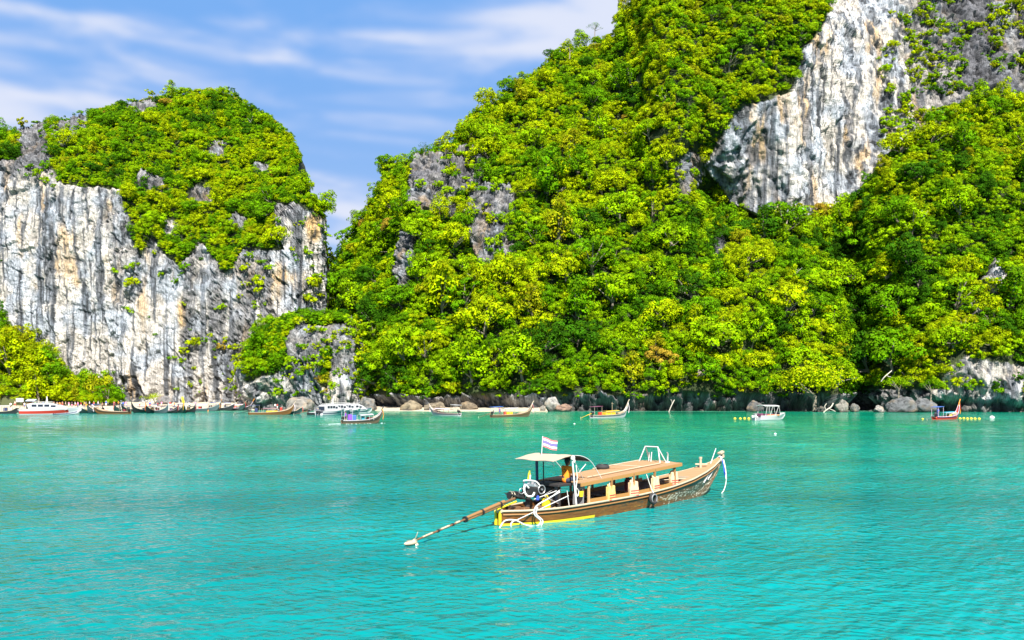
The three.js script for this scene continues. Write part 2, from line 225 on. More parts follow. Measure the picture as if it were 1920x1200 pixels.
makeHill('main', 'hill', 'tall jungle covered limestone mountain across the bay with a bare white cliff', [
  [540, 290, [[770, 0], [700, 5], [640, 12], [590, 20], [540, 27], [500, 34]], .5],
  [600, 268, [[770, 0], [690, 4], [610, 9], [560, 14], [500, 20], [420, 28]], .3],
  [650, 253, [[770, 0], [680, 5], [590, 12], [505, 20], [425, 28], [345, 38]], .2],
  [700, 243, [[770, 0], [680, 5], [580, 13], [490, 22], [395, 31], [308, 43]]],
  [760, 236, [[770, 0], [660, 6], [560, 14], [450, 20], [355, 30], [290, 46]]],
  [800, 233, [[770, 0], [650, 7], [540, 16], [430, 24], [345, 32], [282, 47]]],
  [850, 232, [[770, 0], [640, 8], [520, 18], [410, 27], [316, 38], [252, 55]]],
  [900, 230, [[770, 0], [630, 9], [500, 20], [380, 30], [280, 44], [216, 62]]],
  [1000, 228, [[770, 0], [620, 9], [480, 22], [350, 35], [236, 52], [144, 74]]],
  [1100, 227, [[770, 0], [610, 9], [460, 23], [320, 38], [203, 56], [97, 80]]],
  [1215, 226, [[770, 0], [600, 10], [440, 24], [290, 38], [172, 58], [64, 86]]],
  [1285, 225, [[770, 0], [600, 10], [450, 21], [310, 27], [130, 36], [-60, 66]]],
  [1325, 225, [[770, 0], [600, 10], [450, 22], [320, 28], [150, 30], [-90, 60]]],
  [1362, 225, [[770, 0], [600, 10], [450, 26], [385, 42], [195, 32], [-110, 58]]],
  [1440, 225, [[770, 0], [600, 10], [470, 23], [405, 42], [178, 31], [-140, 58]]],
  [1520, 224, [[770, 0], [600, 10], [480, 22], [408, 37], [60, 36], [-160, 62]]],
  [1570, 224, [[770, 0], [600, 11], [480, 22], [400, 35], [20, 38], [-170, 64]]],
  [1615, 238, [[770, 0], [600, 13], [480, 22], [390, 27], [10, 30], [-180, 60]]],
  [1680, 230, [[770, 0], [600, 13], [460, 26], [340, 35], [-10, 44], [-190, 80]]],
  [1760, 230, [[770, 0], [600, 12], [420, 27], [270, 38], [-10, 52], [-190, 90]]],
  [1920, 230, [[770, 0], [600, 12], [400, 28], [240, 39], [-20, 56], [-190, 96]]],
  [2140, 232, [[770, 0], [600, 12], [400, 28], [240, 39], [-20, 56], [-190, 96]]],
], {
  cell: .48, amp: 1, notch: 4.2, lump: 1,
  zone(x, y, p) {
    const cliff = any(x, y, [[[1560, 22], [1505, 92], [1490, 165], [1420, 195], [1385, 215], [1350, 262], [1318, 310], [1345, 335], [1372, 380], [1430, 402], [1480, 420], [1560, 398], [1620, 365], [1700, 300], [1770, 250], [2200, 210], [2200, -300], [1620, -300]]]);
    const crag = any(x, y, [[[770, 345], [792, 308], [840, 294], [898, 290], [912, 332], [880, 358], [856, 364], [850, 420], [800, 432], [774, 390]], [[856, 384], [902, 346], [960, 360], [975, 402], [948, 430], [970, 480], [952, 512], [898, 500], [880, 430], [860, 416]], [[760, 450], [780, 430], [785, 480], [775, 550], [760, 560]], [[672, 372], [690, 340], [728, 328], [720, 352]], [[1265, 330], [1290, 280], [1320, 290], [1310, 345], [1280, 370]], [[1475, 590], [1490, 560], [1500, 600], [1485, 625]], [[1330, 470], [1360, 430], [1372, 440], [1350, 480]]]);
    const foot = y > 742 + 9 * noise(x * .02, 3, 0) || p.y < 4;
    const white = clamp(Math.max(sstep(1850, 1690, x + (200 - y) * .35), .55 * sstep(-.05, .2, fbm(p.x * .09, p.y * .012, 8, 3))) * (cliff ? 1 : .2));
    return { out: crag && !cliff && x < 1000 && !foot ? 2 : 0, dark: cliff && x > 1640 ? .7 : crag ? .7 : 0, shadeTint: cliff && x < 1475 ? .17 : 0, veg: cliff || crag || foot ? 0 : 1, white: cliff ? white : foot ? (x > 700 && x < 1060 ? .45 : .12) : .3, ochre: cliff ? .8 : .9 };  // left third of the white cliff coloured darker and bluer to paint its shade
  } });

makeHill('knoll', 'hill_knoll', 'low grey karst knoll with an undercut foot between the two hills', [
  [452, 262, [[770, 0], [735, -1], [710, -1], [690, 1], [675, 3], [660, 7]], .8],
  [462, 246, [[770, 2], [735, 0], [700, -2], [670, 1], [650, 4], [635, 9]], .4],
  [482, 241, [[770, 3], [735, 1], [700, -2], [660, 1], [632, 5], [616, 11]]],
  [525, 239, [[770, 3], [735, 1], [700, -1], [650, 2], [615, 6], [598, 13]]],
  [570, 238, [[770, 2], [735, 0], [690, 0], [645, 2], [608, 6], [592, 13]]],
  [615, 238, [[770, 0], [735, 0], [690, 0], [645, 2], [608, 6], [590, 13]]],
  [650, 239, [[770, 0], [735, 0], [690, 1], [645, 2], [612, 6], [594, 13]], -.2],
  [680, 242, [[770, 0], [735, 0], [695, 1], [665, 3], [640, 6], [625, 12]], -.5],
  [700, 250, [[770, 0], [735, 1], [705, 2], [685, 4], [670, 6], [660, 10]], -.8],
], {
  cell: .4, amp: .75, notch: .8, lump: .6, dark: .6,
  zone(x, y) {
    const veg = any(x, y, [[[462, 715], [468, 645], [500, 612], [540, 590], [562, 600], [535, 640], [530, 690], [500, 705]], [[596, 720], [602, 665], [618, 645], [612, 735]], [[560, 590], [650, 588], [650, 604], [580, 606]]]) ;
    return { veg: veg ? 1 : 0, white: y > 700 ? .8 : .35 + .3 * noise(x * .03, y * .03, 2), ochre: .3 };
  } });

makeHill('ridge', 'hill_ridge', 'forested spur at the foot of the mountain ending in a blue grey sea cliff', [
  [1590, 246, [[770, 0], [730, 1], [680, 4], [610, 12], [530, 20], [440, 30]], .85],
  [1622, 236, [[770, 0], [730, 1], [680, 3], [600, 11], [520, 20], [480, 32]], .55],
  [1660, 228, [[770, 0], [735, 0], [690, 3], [595, 11], [490, 21], [432, 34]], .2],
  [1710, 223, [[770, 0], [735, 0], [690, 2], [585, 10], [465, 21], [380, 36]]],
  [1770, 219, [[770, 0], [735, -1], [675, 0], [565, 8], [435, 21], [322, 38]]],
  [1840, 217, [[770, 0], [735, -1], [680, 0], [560, 8], [405, 22], [275, 40]]],
  [1920, 215, [[770, 0], [735, -1], [690, 0], [560, 8], [388, 22], [235, 42]]],
  [2020, 214, [[770, 0], [735, -1], [690, 0], [550, 8], [360, 22], [195, 42]]],
  [2160, 216, [[770, 0], [735, 0], [690, 1], [550, 9], [360, 22], [190, 42]]],
], {
  cell: .45, amp: .9, notch: 2.2, lump: .9,
  zone(x, y, p) {
    const cliff = any(x, y, [[[1758, 800], [1765, 700], [1800, 668], [1850, 684], [2300, 690], [2300, 800]]]) || p.y < 5.5;
    const crag = any(x, y, [[[1835, 520], [1870, 480], [1885, 520], [1860, 560]], [[1815, 575], [1835, 555], [1840, 590], [1820, 600]]]);
    return { veg: cliff || crag ? 0 : 1, white: x > 1750 ? .95 : .3, ochre: .25 };
  } });

{ // beaches
  const sandMat = new THREE.MeshStandardMaterial({ color: new THREE.Color().setRGB(.42, .36, .27), roughness: .95, bumpMap: rockBump, bumpScale: .08 });
  const beach = (pts, y0, y1, label) => { const nx = 80, nz = 16, pos = [], uv = [], idx = []; for (let i = 0; i <= nx; i++) { const f = i / nx * (pts.length - 1), s = Math.min(pts.length - 2, Math.floor(f)), t = f - s, x = lerp(pts[s][0], pts[s + 1][0], t), zf = lerp(pts[s][1], pts[s + 1][1], t), zb = lerp(pts[s][2], pts[s + 1][2], t); for (let j = 0; j <= nz; j++) { const w = j / nz, z = lerp(zf, zb, w), wx = X(x, z); pos.push(wx, lerp(y0, y1, Math.pow(w, .8)) + .08 * noise(wx * .3, z * .3, 1), -z); uv.push(wx / 6, z / 6); } } for (let i = 0; i < nx; i++) for (let j = 0; j < nz; j++) { const a = i * (nz + 1) + j, b = a + nz + 1; idx.push(a, b, a + 1, b, b + 1, a + 1); } const g = new THREE.BufferGeometry(); g.setAttribute('position', new THREE.Float32BufferAttribute(pos, 3)); g.setAttribute('uv', new THREE.Float32BufferAttribute(uv, 2)); g.setIndex(idx); g.computeVertexNormals(); const m = new THREE.Mesh(g, sandMat); m.receiveShadow = true; m.name = numbered('beach'); scene.add(m); tag(m, label, null, null, 'structure'); };
  beach([[-260, 214, 275], [0, 216, 272], [200, 222, 270], [380, 232, 268], [480, 240, 262]], -.35, 2.6, 'pale sandy beach below the white cliffs of the domed hill');
  beach([[690, 234, 248], [800, 224, 240], [900, 222, 238], [1010, 222, 234], [1030, 226, 232]], -.3, 1.1, 'thin strip of sand at the foot of the mountain');
}
// ---------- trees ----------
function leafBurst(list, c, r, n, size, R, tint, up = .25) { // n small folded leaf sprays over a lobe of radius r
  for (let i = 0; i < n; i++) {
    const u = R() * 2 - 1, a = R() * 6.283, s = Math.sqrt(1 - u * u), fl = list.fl ?? .7; let dx = s * Math.cos(a), dy = u, dz = s * Math.sin(a); if (dy < -.35 && R() < .75) dy = -dy;
    const k = r * (.62 + .45 * Math.sqrt(R())), px = c[0] + dx * k, py = c[1] + dy * k * fl, pz = c[2] + dz * k;
    let nx = dx + (R() - .5) * 1.1, ny = dy + up + (R() - .5) * 1.1, nz = dz + (R() - .5) * 1.1, l = Math.hypot(nx, ny, nz) || 1; nx /= l; ny /= l; nz /= l;
    let tx = R() - .5, ty = R() - .5, tz = R() - .5, d = tx * nx + ty * ny + tz * nz; tx -= d * nx; ty -= d * ny; tz -= d * nz; l = Math.hypot(tx, ty, tz) || 1; tx /= l; ty /= l; tz /= l;
    const bx = ny * tz - nz * ty, by = nz * tx - nx * tz, bz = nx * ty - ny * tx, L = size * (.6 + .8 * R()), w = L * (.28 + .14 * R()), f = w * .35;
    const A = [px - tx * L * .5, py - ty * L * .5, pz - tz * L * .5], B = [px + tx * L * .5, py + ty * L * .5, pz + tz * L * .5], C = [px + bx * w - nx * f, py + by * w - ny * f, pz + bz * w - nz * f], D = [px - bx * w - nx * f, py - by * w - ny * f, pz - bz * w - nz * f];
    list.pos.push(...A, ...B, ...C, ...A, ...D, ...B);
    const mx = nx * .55 + dx * .6, my = ny * .55 + dy * .6 + .1, mz = nz * .55 + dz * .6, ml = Math.hypot(mx, my, mz) || 1; for (let q = 0; q < 6; q++) list.nor.push(mx / ml, my / ml, mz / ml);
    const t = tint * (.7 + .6 * R()), yl = 1 + (R() - .5) * .34; for (let q = 0; q < 6; q++) list.col.push(t * yl, t, t * .9);
  }
}
const newList = () => ({ pos: [], nor: [], col: [] });
function leafGeo(l) { const g = new THREE.BufferGeometry(); g.setAttribute('position', new THREE.Float32BufferAttribute(l.pos, 3)); g.setAttribute('normal', new THREE.Float32BufferAttribute(l.nor, 3)); g.setAttribute('color', new THREE.Float32BufferAttribute(l.col, 3)); return g; }
// crown of about unit radius, its base near y = 0.35; a trunk with limbs reaching the lobes
function crownProto(seed, nl, leaves, size, flat, spread = 1, fl = .7) {
  const R = rng(seed), L = newList(), tr = [], lobes = []; L.fl = fl;
  for (let i = 0; i < nl; i++) {
    const a = i * 2.399 + R() * 1.3, u = -.3 + 1.3 * ((i + .5) / nl), s = Math.sqrt(Math.max(0, 1 - u * u)), k = .42 + .5 * R() + (R() < .15 ? .22 : 0);
    const r = .2 + .17 * R(), c = [Math.cos(a) * s * k * spread, .9 + u * (.45 + .5 * R()) * flat, Math.sin(a) * s * k * spread]; lobes.push(c);
    leafBurst(L, c, r, Math.round(leaves * r * r / .08), size, R, .66 + .68 * R());
  }
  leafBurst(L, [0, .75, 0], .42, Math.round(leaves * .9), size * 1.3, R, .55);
  tr.push(rod([0, -.6, 0], [.04, .5, .03], .075, .05, 6)); for (let i = 0; i < 5; i++) { const c = lobes[(i * 5 + 2) % lobes.length]; tr.push(rod([.03, .3 + .05 * i, .02], [c[0] * .9, c[1] - .05, c[2] * .9], .04, .015, 5)); }
  return { crown: leafGeo(L), trunk: mg(tr) };
}
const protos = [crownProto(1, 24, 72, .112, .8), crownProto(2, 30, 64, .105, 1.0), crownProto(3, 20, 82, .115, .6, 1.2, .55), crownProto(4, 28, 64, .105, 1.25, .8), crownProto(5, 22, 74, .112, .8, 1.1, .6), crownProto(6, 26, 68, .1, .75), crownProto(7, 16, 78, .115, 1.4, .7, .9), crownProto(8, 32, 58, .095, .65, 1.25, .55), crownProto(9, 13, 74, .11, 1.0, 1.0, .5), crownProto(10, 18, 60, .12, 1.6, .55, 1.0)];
const bushProtos = [crownProto(21, 9, 44, .2, .7), crownProto(22, 11, 36, .19, .55, 1.1), crownProto(23, 8, 48, .21, .9)];
const TINTS = { 'yellow green': [.275, .355, .001], 'bright green': [.19, .325, .001], 'mid green': [.09, .215, .001], 'dark green': [.032, .105, .002], 'olive green': [.25, .27, .004], 'russet tinged': [.28, .20, .02] };
const leafMat = c => new THREE.MeshPhysicalMaterial({ color: new THREE.Color().setRGB(...c), vertexColors: true, roughness: .85, specularIntensity: .05, transmission: .25, thickness: 0, side: THREE.DoubleSide });
const leafMats = Object.fromEntries(Object.entries(TINTS).map(([k, c]) => [k, leafMat(c)]));
const whiteLeaf = leafMat([1, 1, 1]);
const barkMat = std(.20, .17, .13, .9), paleBark = std(.42, .38, .32, .85);

const trees = [];
function scatter(key, n, seed, o) { // seats on a hill's wooded faces, no nearer than their crowns allow
  const h = hills[key], R = rng(seed), P = h.g.attributes.position, NN = h.g.attributes.normal, grid = new Map(), cs = 4, p = V(), nn = V();
  for (let i = 0; i < n; i++) {
    const v = Math.floor(R() * h.count), r1 = R(), r2 = R(), r3 = R(), r4 = R(); if (h.vg[v] < .5 && !(o.sparse && r1 < o.sparse(PX(p.fromBufferAttribute(P, v)), PY(p)))) continue;
    p.fromBufferAttribute(P, v); nn.fromBufferAttribute(NN, v); const x = PX(p), y = PY(p); if (x < -70 || x > 1990 || y < -75) continue;
    const onRock = h.vg[v] < .5; if (p.y < (key === 'mound' ? 1.25 : 2.5)) continue; if (onRock && !(fbm(p.x * .09, p.y * .09, p.z * .09, 2) > (y > 725 && key === 'main' ? -1 : o.clump ?? -.05) + r4 * .1)) continue; if (!onRock && h.zone) { const q = h.zone(x, y - o.size(x, y, p) * .8 / -p.z * F, p); if (q.veg < .5 && r1 < .8) continue; }
    let r = o.size(x, y, p) * (.55 + 1.4 * r2 * r2 * r2 + .25 * r3); if (onRock) r = Math.min(r, 3) * (.45 + .5 * r4);
    const key2 = (a, b, c) => a + ',' + b + ',' + c, gx = Math.floor(p.x / cs), gy = Math.floor(p.y / cs), gz = Math.floor(p.z / cs); let ok = true; const m = Math.ceil(r * 2 / cs);
    for (let a = -m; a <= m && ok; a++) for (let b = -m; b <= m && ok; b++) for (let c = -m; c <= m && ok; c++) for (const t of grid.get(key2(gx + a, gy + b, gz + c)) ?? []) if (Math.hypot(t.p.x - p.x, t.p.y - p.y, t.p.z - p.z) < (t.r + r) * o.gap) { ok = false; break; }
    if (!ok) continue;
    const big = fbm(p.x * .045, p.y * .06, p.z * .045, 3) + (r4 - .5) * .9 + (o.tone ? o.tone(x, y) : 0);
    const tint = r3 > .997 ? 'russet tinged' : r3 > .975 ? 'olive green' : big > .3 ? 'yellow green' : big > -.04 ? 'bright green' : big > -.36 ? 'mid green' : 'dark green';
    const t = { p: p.clone(), n: nn.clone(), r, x, y, d: -p.z, tint, key, onRock, k: R(), turn: R() * 6.283, hgt: .85 + .35 * R() };
    trees.push(t); const g = key2(gx, gy, gz); grid.has(g) ? grid.get(g).push(t) : grid.set(g, [t]);
  }
}
scatter('main', 130000, 31, { gap: .50, size: (x, y) => lerp(1.9, 3.9, sstep(60, 640, y)) * (x < 780 ? .85 : 1) * lerp(1, .75, sstep(700, 740, y)), tone: (x, y) => -.28 * sstep(760, 640, x) * sstep(420, 520, y) + .06 + .10 * sstep(500, 350, y) - .22 * sstep(700, 745, y) - (x > 1560 && y > 440 ? .3 : 0), clump: -.08, sparse: (x, y) => x > 1640 ? .35 * sstep(1640, 1730, x) : x > 1310 && y > 0 && y < 450 ? .0006 : y > 725 ? .35 : .03 });  // left flank and gully trees tinted darker, shade put into their colour
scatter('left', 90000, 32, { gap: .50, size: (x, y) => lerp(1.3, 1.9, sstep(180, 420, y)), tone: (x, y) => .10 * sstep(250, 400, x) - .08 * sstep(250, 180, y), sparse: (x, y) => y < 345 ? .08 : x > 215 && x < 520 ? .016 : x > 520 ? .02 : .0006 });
scatter('ridge', 80000, 33, { gap: .50, size: (x, y) => lerp(2.3, 3.8, sstep(230, 620, y)), tone: (x, y) => .08 - .55 * sstep(1660, 1620, x), sparse: (x, y) => y > 735 ? .004 : .03 });  // trees on the gully side get darker tints in place of shade
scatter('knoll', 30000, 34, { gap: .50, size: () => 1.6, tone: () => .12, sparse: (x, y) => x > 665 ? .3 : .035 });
{ // the little wood behind the beach at far left, growing on a mound of soil
  const soil = std(.05, .06, .02, .95), pos = [], idx = [], nx = 50, nz = 14; const hgt = x => 4.5 + (738 - (x < 70 ? lerp(596, 640, sstep(0, 70, x)) : x < 120 ? lerp(640, 690, (x - 70) / 50) : lerp(690, 765, (x - 120) / 100))) / F * 250 - 3.4;
  for (let i = 0; i <= nx; i++) for (let j = 0; j <= nz; j++) { const px = -160 + i / nx * 385, w = j / nz, d = 243 + w * 20; pos.push(X(px, d), Math.max(1, lerp(1.2, Math.max(1.4, hgt(px)), Math.sin(w * 1.57))) + noise(px * .05, w * 4, 1) * .8, -d); }
  for (let i = 0; i < nx; i++) for (let j = 0; j < nz; j++) { const a = i * (nz + 1) + j, b = a + nz + 1; idx.push(a, b, a + 1, b, b + 1, a + 1); }
  const g = new THREE.BufferGeometry(); g.setAttribute('position', new THREE.Float32BufferAttribute(pos, 3)); g.setIndex(idx); g.computeVertexNormals(); const m = shadow(new THREE.Mesh(g, soil)); m.name = 'hill_mound'; scene.add(m); tag(m, 'low wooded mound between the beach and the white cliff', null, null, 'structure');
  hills.mound = { g, vg: new Float32Array(g.attributes.position.count).fill(1), count: g.attributes.position.count };
  scatter('mound', 26000, 35, { gap: .36, size: (x, y) => lerp(3.6, 2.4, sstep(690, 750, y)), tone: () => .2 });
}
// crown seats: grow from the slope, up and outward
function seat(t) { const lean = t.key === 'mound' ? .1 : .5; const up = V(t.n.x * lean, 1, t.n.z * lean).normalize(); t.up = up; t.base = t.p.clone().addScaledVector(t.n, -.3); return t; }
trees.forEach(seat);
const Q = new THREE.Quaternion(), UPV = V(0, 1, 0);
function poseOf(t, o) { Q.setFromUnitVectors(UPV, t.up).multiply(new THREE.Quaternion().setFromAxisAngle(UPV, t.turn)); o.quaternion.copy(Q); o.position.copy(t.base); o.scale.set(t.r, t.r * t.hgt, t.r); return o; }
const inFrame = t => t.x > -30 && t.x < 1950 && t.y > -40;
const ranked = trees.filter(inFrame).sort((a, b) => b.r / b.d - a.r / a.d);
const singles = ranked.filter(t => !t.onRock && t.r > 2).slice(0, 290), single = new Set(singles);
const shrubs = ranked.filter(t => t.onRock && !(t.key === 'main' && t.y > 720)).slice(0, 120); shrubs.forEach(t => single.add(t));
console.log('trees', trees.length, 'singles', singles.length, 'shrubs', shrubs.length, Object.keys(hills).map(k => k + ':' + trees.filter(t => t.key === k).length).join(' '));
const BELOW = [[560, 'the knoll'], [700, 'the gap beside the knoll'], [800, 'the leaf fringed inlet'], [885, 'the white longtail boat'], [1010, 'the brown longtail boat'], [1080, 'the leaning white boulder'], [1200, 'the yellow covered longtail'], [1300, 'the bleached driftwood'], [1400, 'the empty shore'], [1490, 'the white motorboat'], [1570, 'the big overhanging tree'], [1690, 'the shore boulders'], [1820, 'the red hulled longtail'], [9999, 'the white mooring buoy']];
function whereIs(t) {
  if (t.key === 'left') return t.onRock ? 'on the domed hill face' + (t.x < 230 ? ' on white streaks' : t.x > 500 ? ' at ochre edge' : ' on grey stains') : 'on the domed hill ' + (t.y < 250 ? 'along its skyline' : t.x < 250 ? 'above its white cliff' : t.x < 420 ? 'at mid brow' : 'on its sunny shoulder');
  if (t.key === 'mound') return 'in the wood behind the beach';
  if (t.key === 'knoll') return 'on the grey knoll';
  const b = BELOW.find(e => t.x < e[0])[1];
  if (t.onRock) return t.x > 1620 && t.y < 300 ? 'on the grey crag beside the white cliff' : 'on bare rock above ' + b;
  if (t.x > 1300 && t.y < 230 && t.key === 'main') return 'on top of the white cliff';
  return (t.y > 690 ? 'at the shore' : t.y > 600 ? 'low on the slope' : t.y > 450 ? 'midway up' : t.y > 280 ? 'high' : 'near the summit') + ' above ' + b;
}
const ONES = ['', 'first', 'second', 'third', 'fourth', 'fifth', 'sixth', 'seventh', 'eighth', 'ninth', 'tenth', 'eleventh', 'twelfth', 'thirteenth', 'fourteenth', 'fifteenth', 'sixteenth', 'seventeenth', 'eighteenth', 'nineteenth', 'twentieth'], nth = n => n <= 20 ? ONES[n] : (n < 30 ? 'twenty-' : n < 40 ? 'thirty-' : 'forty-') + (ONES[n % 10] || 'odd');
function naming(list, noun) { // labels that single each one out: look and place, then order from the left among those alike
  const by = new Map(); for (const t of list) { t.what = `${t.r > 5.2 ? 'large ' : t.r < 2.2 ? 'small ' : ''}${t.tint} ${noun} ${whereIs(t)}`; by.has(t.what) ? by.get(t.what).push(t) : by.set(t.what, [t]); }
  for (const [w, l] of by) { l.sort((a, b) => a.x - b.x); l.forEach((t, i) => t.label = l.length === 1 ? w : i === 0 ? 'leftmost ' + w : i === l.length - 1 ? 'rightmost ' + w : `${nth(i + 1)} from left, ${w}`); }
}
naming(singles, 'tree'); naming(shrubs, 'shrub');
function proto(name, pr, bark) { const g = new THREE.Group(); g.name = name; const c = shadow(new THREE.Mesh(pr.crown, leafMats['mid green'])); c.name = 'crown'; const t = shadow(new THREE.Mesh(pr.trunk, bark)); t.name = 'trunk'; g.add(t, c); return g; }
const treeProto = protos.map(p => proto('jungle_tree', p, barkMat)), bushProto = bushProtos.map(p => proto('shrub', p, barkMat));
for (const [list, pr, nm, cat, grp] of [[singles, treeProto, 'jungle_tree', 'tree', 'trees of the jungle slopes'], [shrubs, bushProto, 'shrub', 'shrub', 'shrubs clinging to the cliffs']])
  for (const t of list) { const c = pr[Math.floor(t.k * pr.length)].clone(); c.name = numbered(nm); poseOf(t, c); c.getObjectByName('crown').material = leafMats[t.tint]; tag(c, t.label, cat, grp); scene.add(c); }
{ // the rest of the jungle: one mass
  const mass = new THREE.Group(); mass.name = 'jungle_canopy'; tag(mass, 'unbroken mass of smaller jungle trees and undergrowth covering the hills', null, null, 'stuff'); scene.add(mass);
  const rest = trees.filter(t => !single.has(t)), dummy = new THREE.Object3D(), tintOf = t => { const c = TINTS[t.tint]; return new THREE.Color().setRGB(...c); };
  const R = rng(77), under = [];
  for (const key of ['main', 'left', 'ridge', 'knoll', 'mound']) { // low growth that fills in between the trunks
    const h = hills[key], P = h.g.attributes.position, NN = h.g.attributes.normal, n = { main: 5200, left: 2400, ridge: 1500, knoll: 300, mound: 260 }[key];
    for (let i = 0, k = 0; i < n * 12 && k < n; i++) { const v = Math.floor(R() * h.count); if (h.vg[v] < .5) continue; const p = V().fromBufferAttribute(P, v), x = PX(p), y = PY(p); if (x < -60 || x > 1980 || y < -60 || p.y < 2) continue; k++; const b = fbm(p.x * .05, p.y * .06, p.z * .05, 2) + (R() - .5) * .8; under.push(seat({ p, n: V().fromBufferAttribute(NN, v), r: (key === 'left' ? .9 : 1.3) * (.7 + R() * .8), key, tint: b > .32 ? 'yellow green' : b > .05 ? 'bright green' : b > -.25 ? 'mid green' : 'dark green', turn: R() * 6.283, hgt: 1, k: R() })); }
  }
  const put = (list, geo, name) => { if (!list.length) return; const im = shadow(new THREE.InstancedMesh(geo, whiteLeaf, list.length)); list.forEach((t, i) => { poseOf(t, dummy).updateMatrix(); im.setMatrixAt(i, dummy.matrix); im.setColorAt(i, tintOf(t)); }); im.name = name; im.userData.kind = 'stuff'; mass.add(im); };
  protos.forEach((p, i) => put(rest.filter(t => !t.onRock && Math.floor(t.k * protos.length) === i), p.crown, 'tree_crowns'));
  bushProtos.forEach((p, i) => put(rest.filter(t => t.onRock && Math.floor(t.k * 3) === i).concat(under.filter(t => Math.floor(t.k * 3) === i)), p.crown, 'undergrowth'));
}
// ---------- hull shared by all the wooden boats ----------
/* stations: [x, half beam at the gunwale, half beam low down, sheer height, keel height]; floor: deck height inside */
function hullAt(st, x) { let i = 0; while (i < st.length - 2 && st[i + 1][0] < x) i++; const a = st[Math.max(0, i - 1)], b = st[i], c = st[i + 1], d = st[Math.min(st.length - 1, i + 2)], t = clamp((x - b[0]) / (c[0] - b[0])); return [x, ...[1, 2, 3, 4].map(k => cr(a[k], b[k], c[k], d[k], t))]; }
const outer = (s, v) => { const [, zg, zw, ys, yk] = s; const m = lerp(yk, ys, .42); // v 0 gunwale .. 1 keel
  return v < .55 ? [lerp(ys, m, v / .55), lerp(zg, zw * .98 + zg * .02, Math.pow(v / .55, 1.3))] : [lerp(m, yk, Math.pow((v - .55) / .45, .8)), Math.max(.02, zw) * Math.sqrt(Math.max(0, 1 - Math.pow((v - .55) / .45, 2.2)))]; };
const sideZ = (s, y) => { for (let v = 0; v <= 1; v += .01) { const q = outer(s, v); if (q[0] <= y) return q[1]; } return 0; };
function hullGeo(st, floor, n = 60, m = 12, th = .05) {
  const x0 = st[0][0], x1 = st[st.length - 1][0], L = x1 - x0, pos = [], uv = [], idx = [], ring = 2 * (2 * m + 1) ;
  for (let i = 0; i <= n; i++) {
    const s = hullAt(st, x0 + L * i / n), x = s[0], pts = [];
    for (let j = -m; j <= m; j++) { const v = 1 - Math.abs(j) / m, q = outer(s, v); pts.push([q[0], Math.sign(j || 1) * q[1], v, 0]); } // port gunwale .. keel .. starboard gunwale
    for (let j = m; j >= -m; j--) { const v = 1 - Math.abs(j) / m, q = outer(s, v), fy = Math.min(floor, s[3] - .03); const y = Math.max(q[0] - (v < .02 ? 0 : -.01), fy); const z = Math.max(0, (q[0] < fy ? sideZ(s, fy) * Math.abs(j) / m * 1.0 : q[1]) - th); pts.push([y, Math.sign(j || 1) * z, v, 1]); }
    for (const [y, z, v] of pts) { pos.push(x, y, z); uv.push((x - x0) / L, v); }
  }
  for (let i = 0; i < n; i++) for (let j = 0; j < ring; j++) { const a = i * ring + j, b = i * ring + (j + 1) % ring, c = a + ring, d = b + ring; idx.push(a, c, b, b, c, d); }
  const cap = (i, f) => { const o = i * ring; for (let j = 0; j < 2 * m; j++) { const a = o + j, b = o + j + 1, k = o + ring - 1 - j, l = k - 1; f ? idx.push(a, b, k, b, l, k) : idx.push(a, k, b, b, k, l); } };
  cap(0, 0); cap(n, 1);
  const g = new THREE.BufferGeometry(); g.setAttribute('position', new THREE.Float32BufferAttribute(pos, 3)); g.setAttribute('uv', new THREE.Float32BufferAttribute(uv, 2)); g.setIndex(idx); const h = g.toNonIndexed(); h.computeVertexNormals(); return smooth(h, .7);
}
function smooth(g, ang) { const P = g.attributes.position, N = g.attributes.normal, map = new Map(), k = i => Math.round(P.getX(i) * 400) + '_' + Math.round(P.getY(i) * 400) + '_' + Math.round(P.getZ(i) * 400); const keys = []; for (let i = 0; i < P.count; i++) { const s = k(i); keys.push(s); map.has(s) ? map.get(s).push(i) : map.set(s, [i]); } const out = new Float32Array(P.count * 3), a = V(), b = V(), c = Math.cos(ang); for (let i = 0; i < P.count; i++) { a.fromBufferAttribute(N, i); const s = V(); for (const j of map.get(keys[i])) { b.fromBufferAttribute(N, j); if (a.dot(b) > c) s.add(b); } s.normalize(); out.set([s.x, s.y, s.z], i * 3); } g.setAttribute('normal', new THREE.BufferAttribute(out, 3)); return g; }
function rail(st, r, x0, x1, dz, dy, side, n = 40) { const pts = []; for (let i = 0; i <= n; i++) { const s = hullAt(st, lerp(x0, x1, i / n)); pts.push([s[0], s[3] + dy, side * (s[1] + dz)]); } return tube(pts, r, n, 6); }

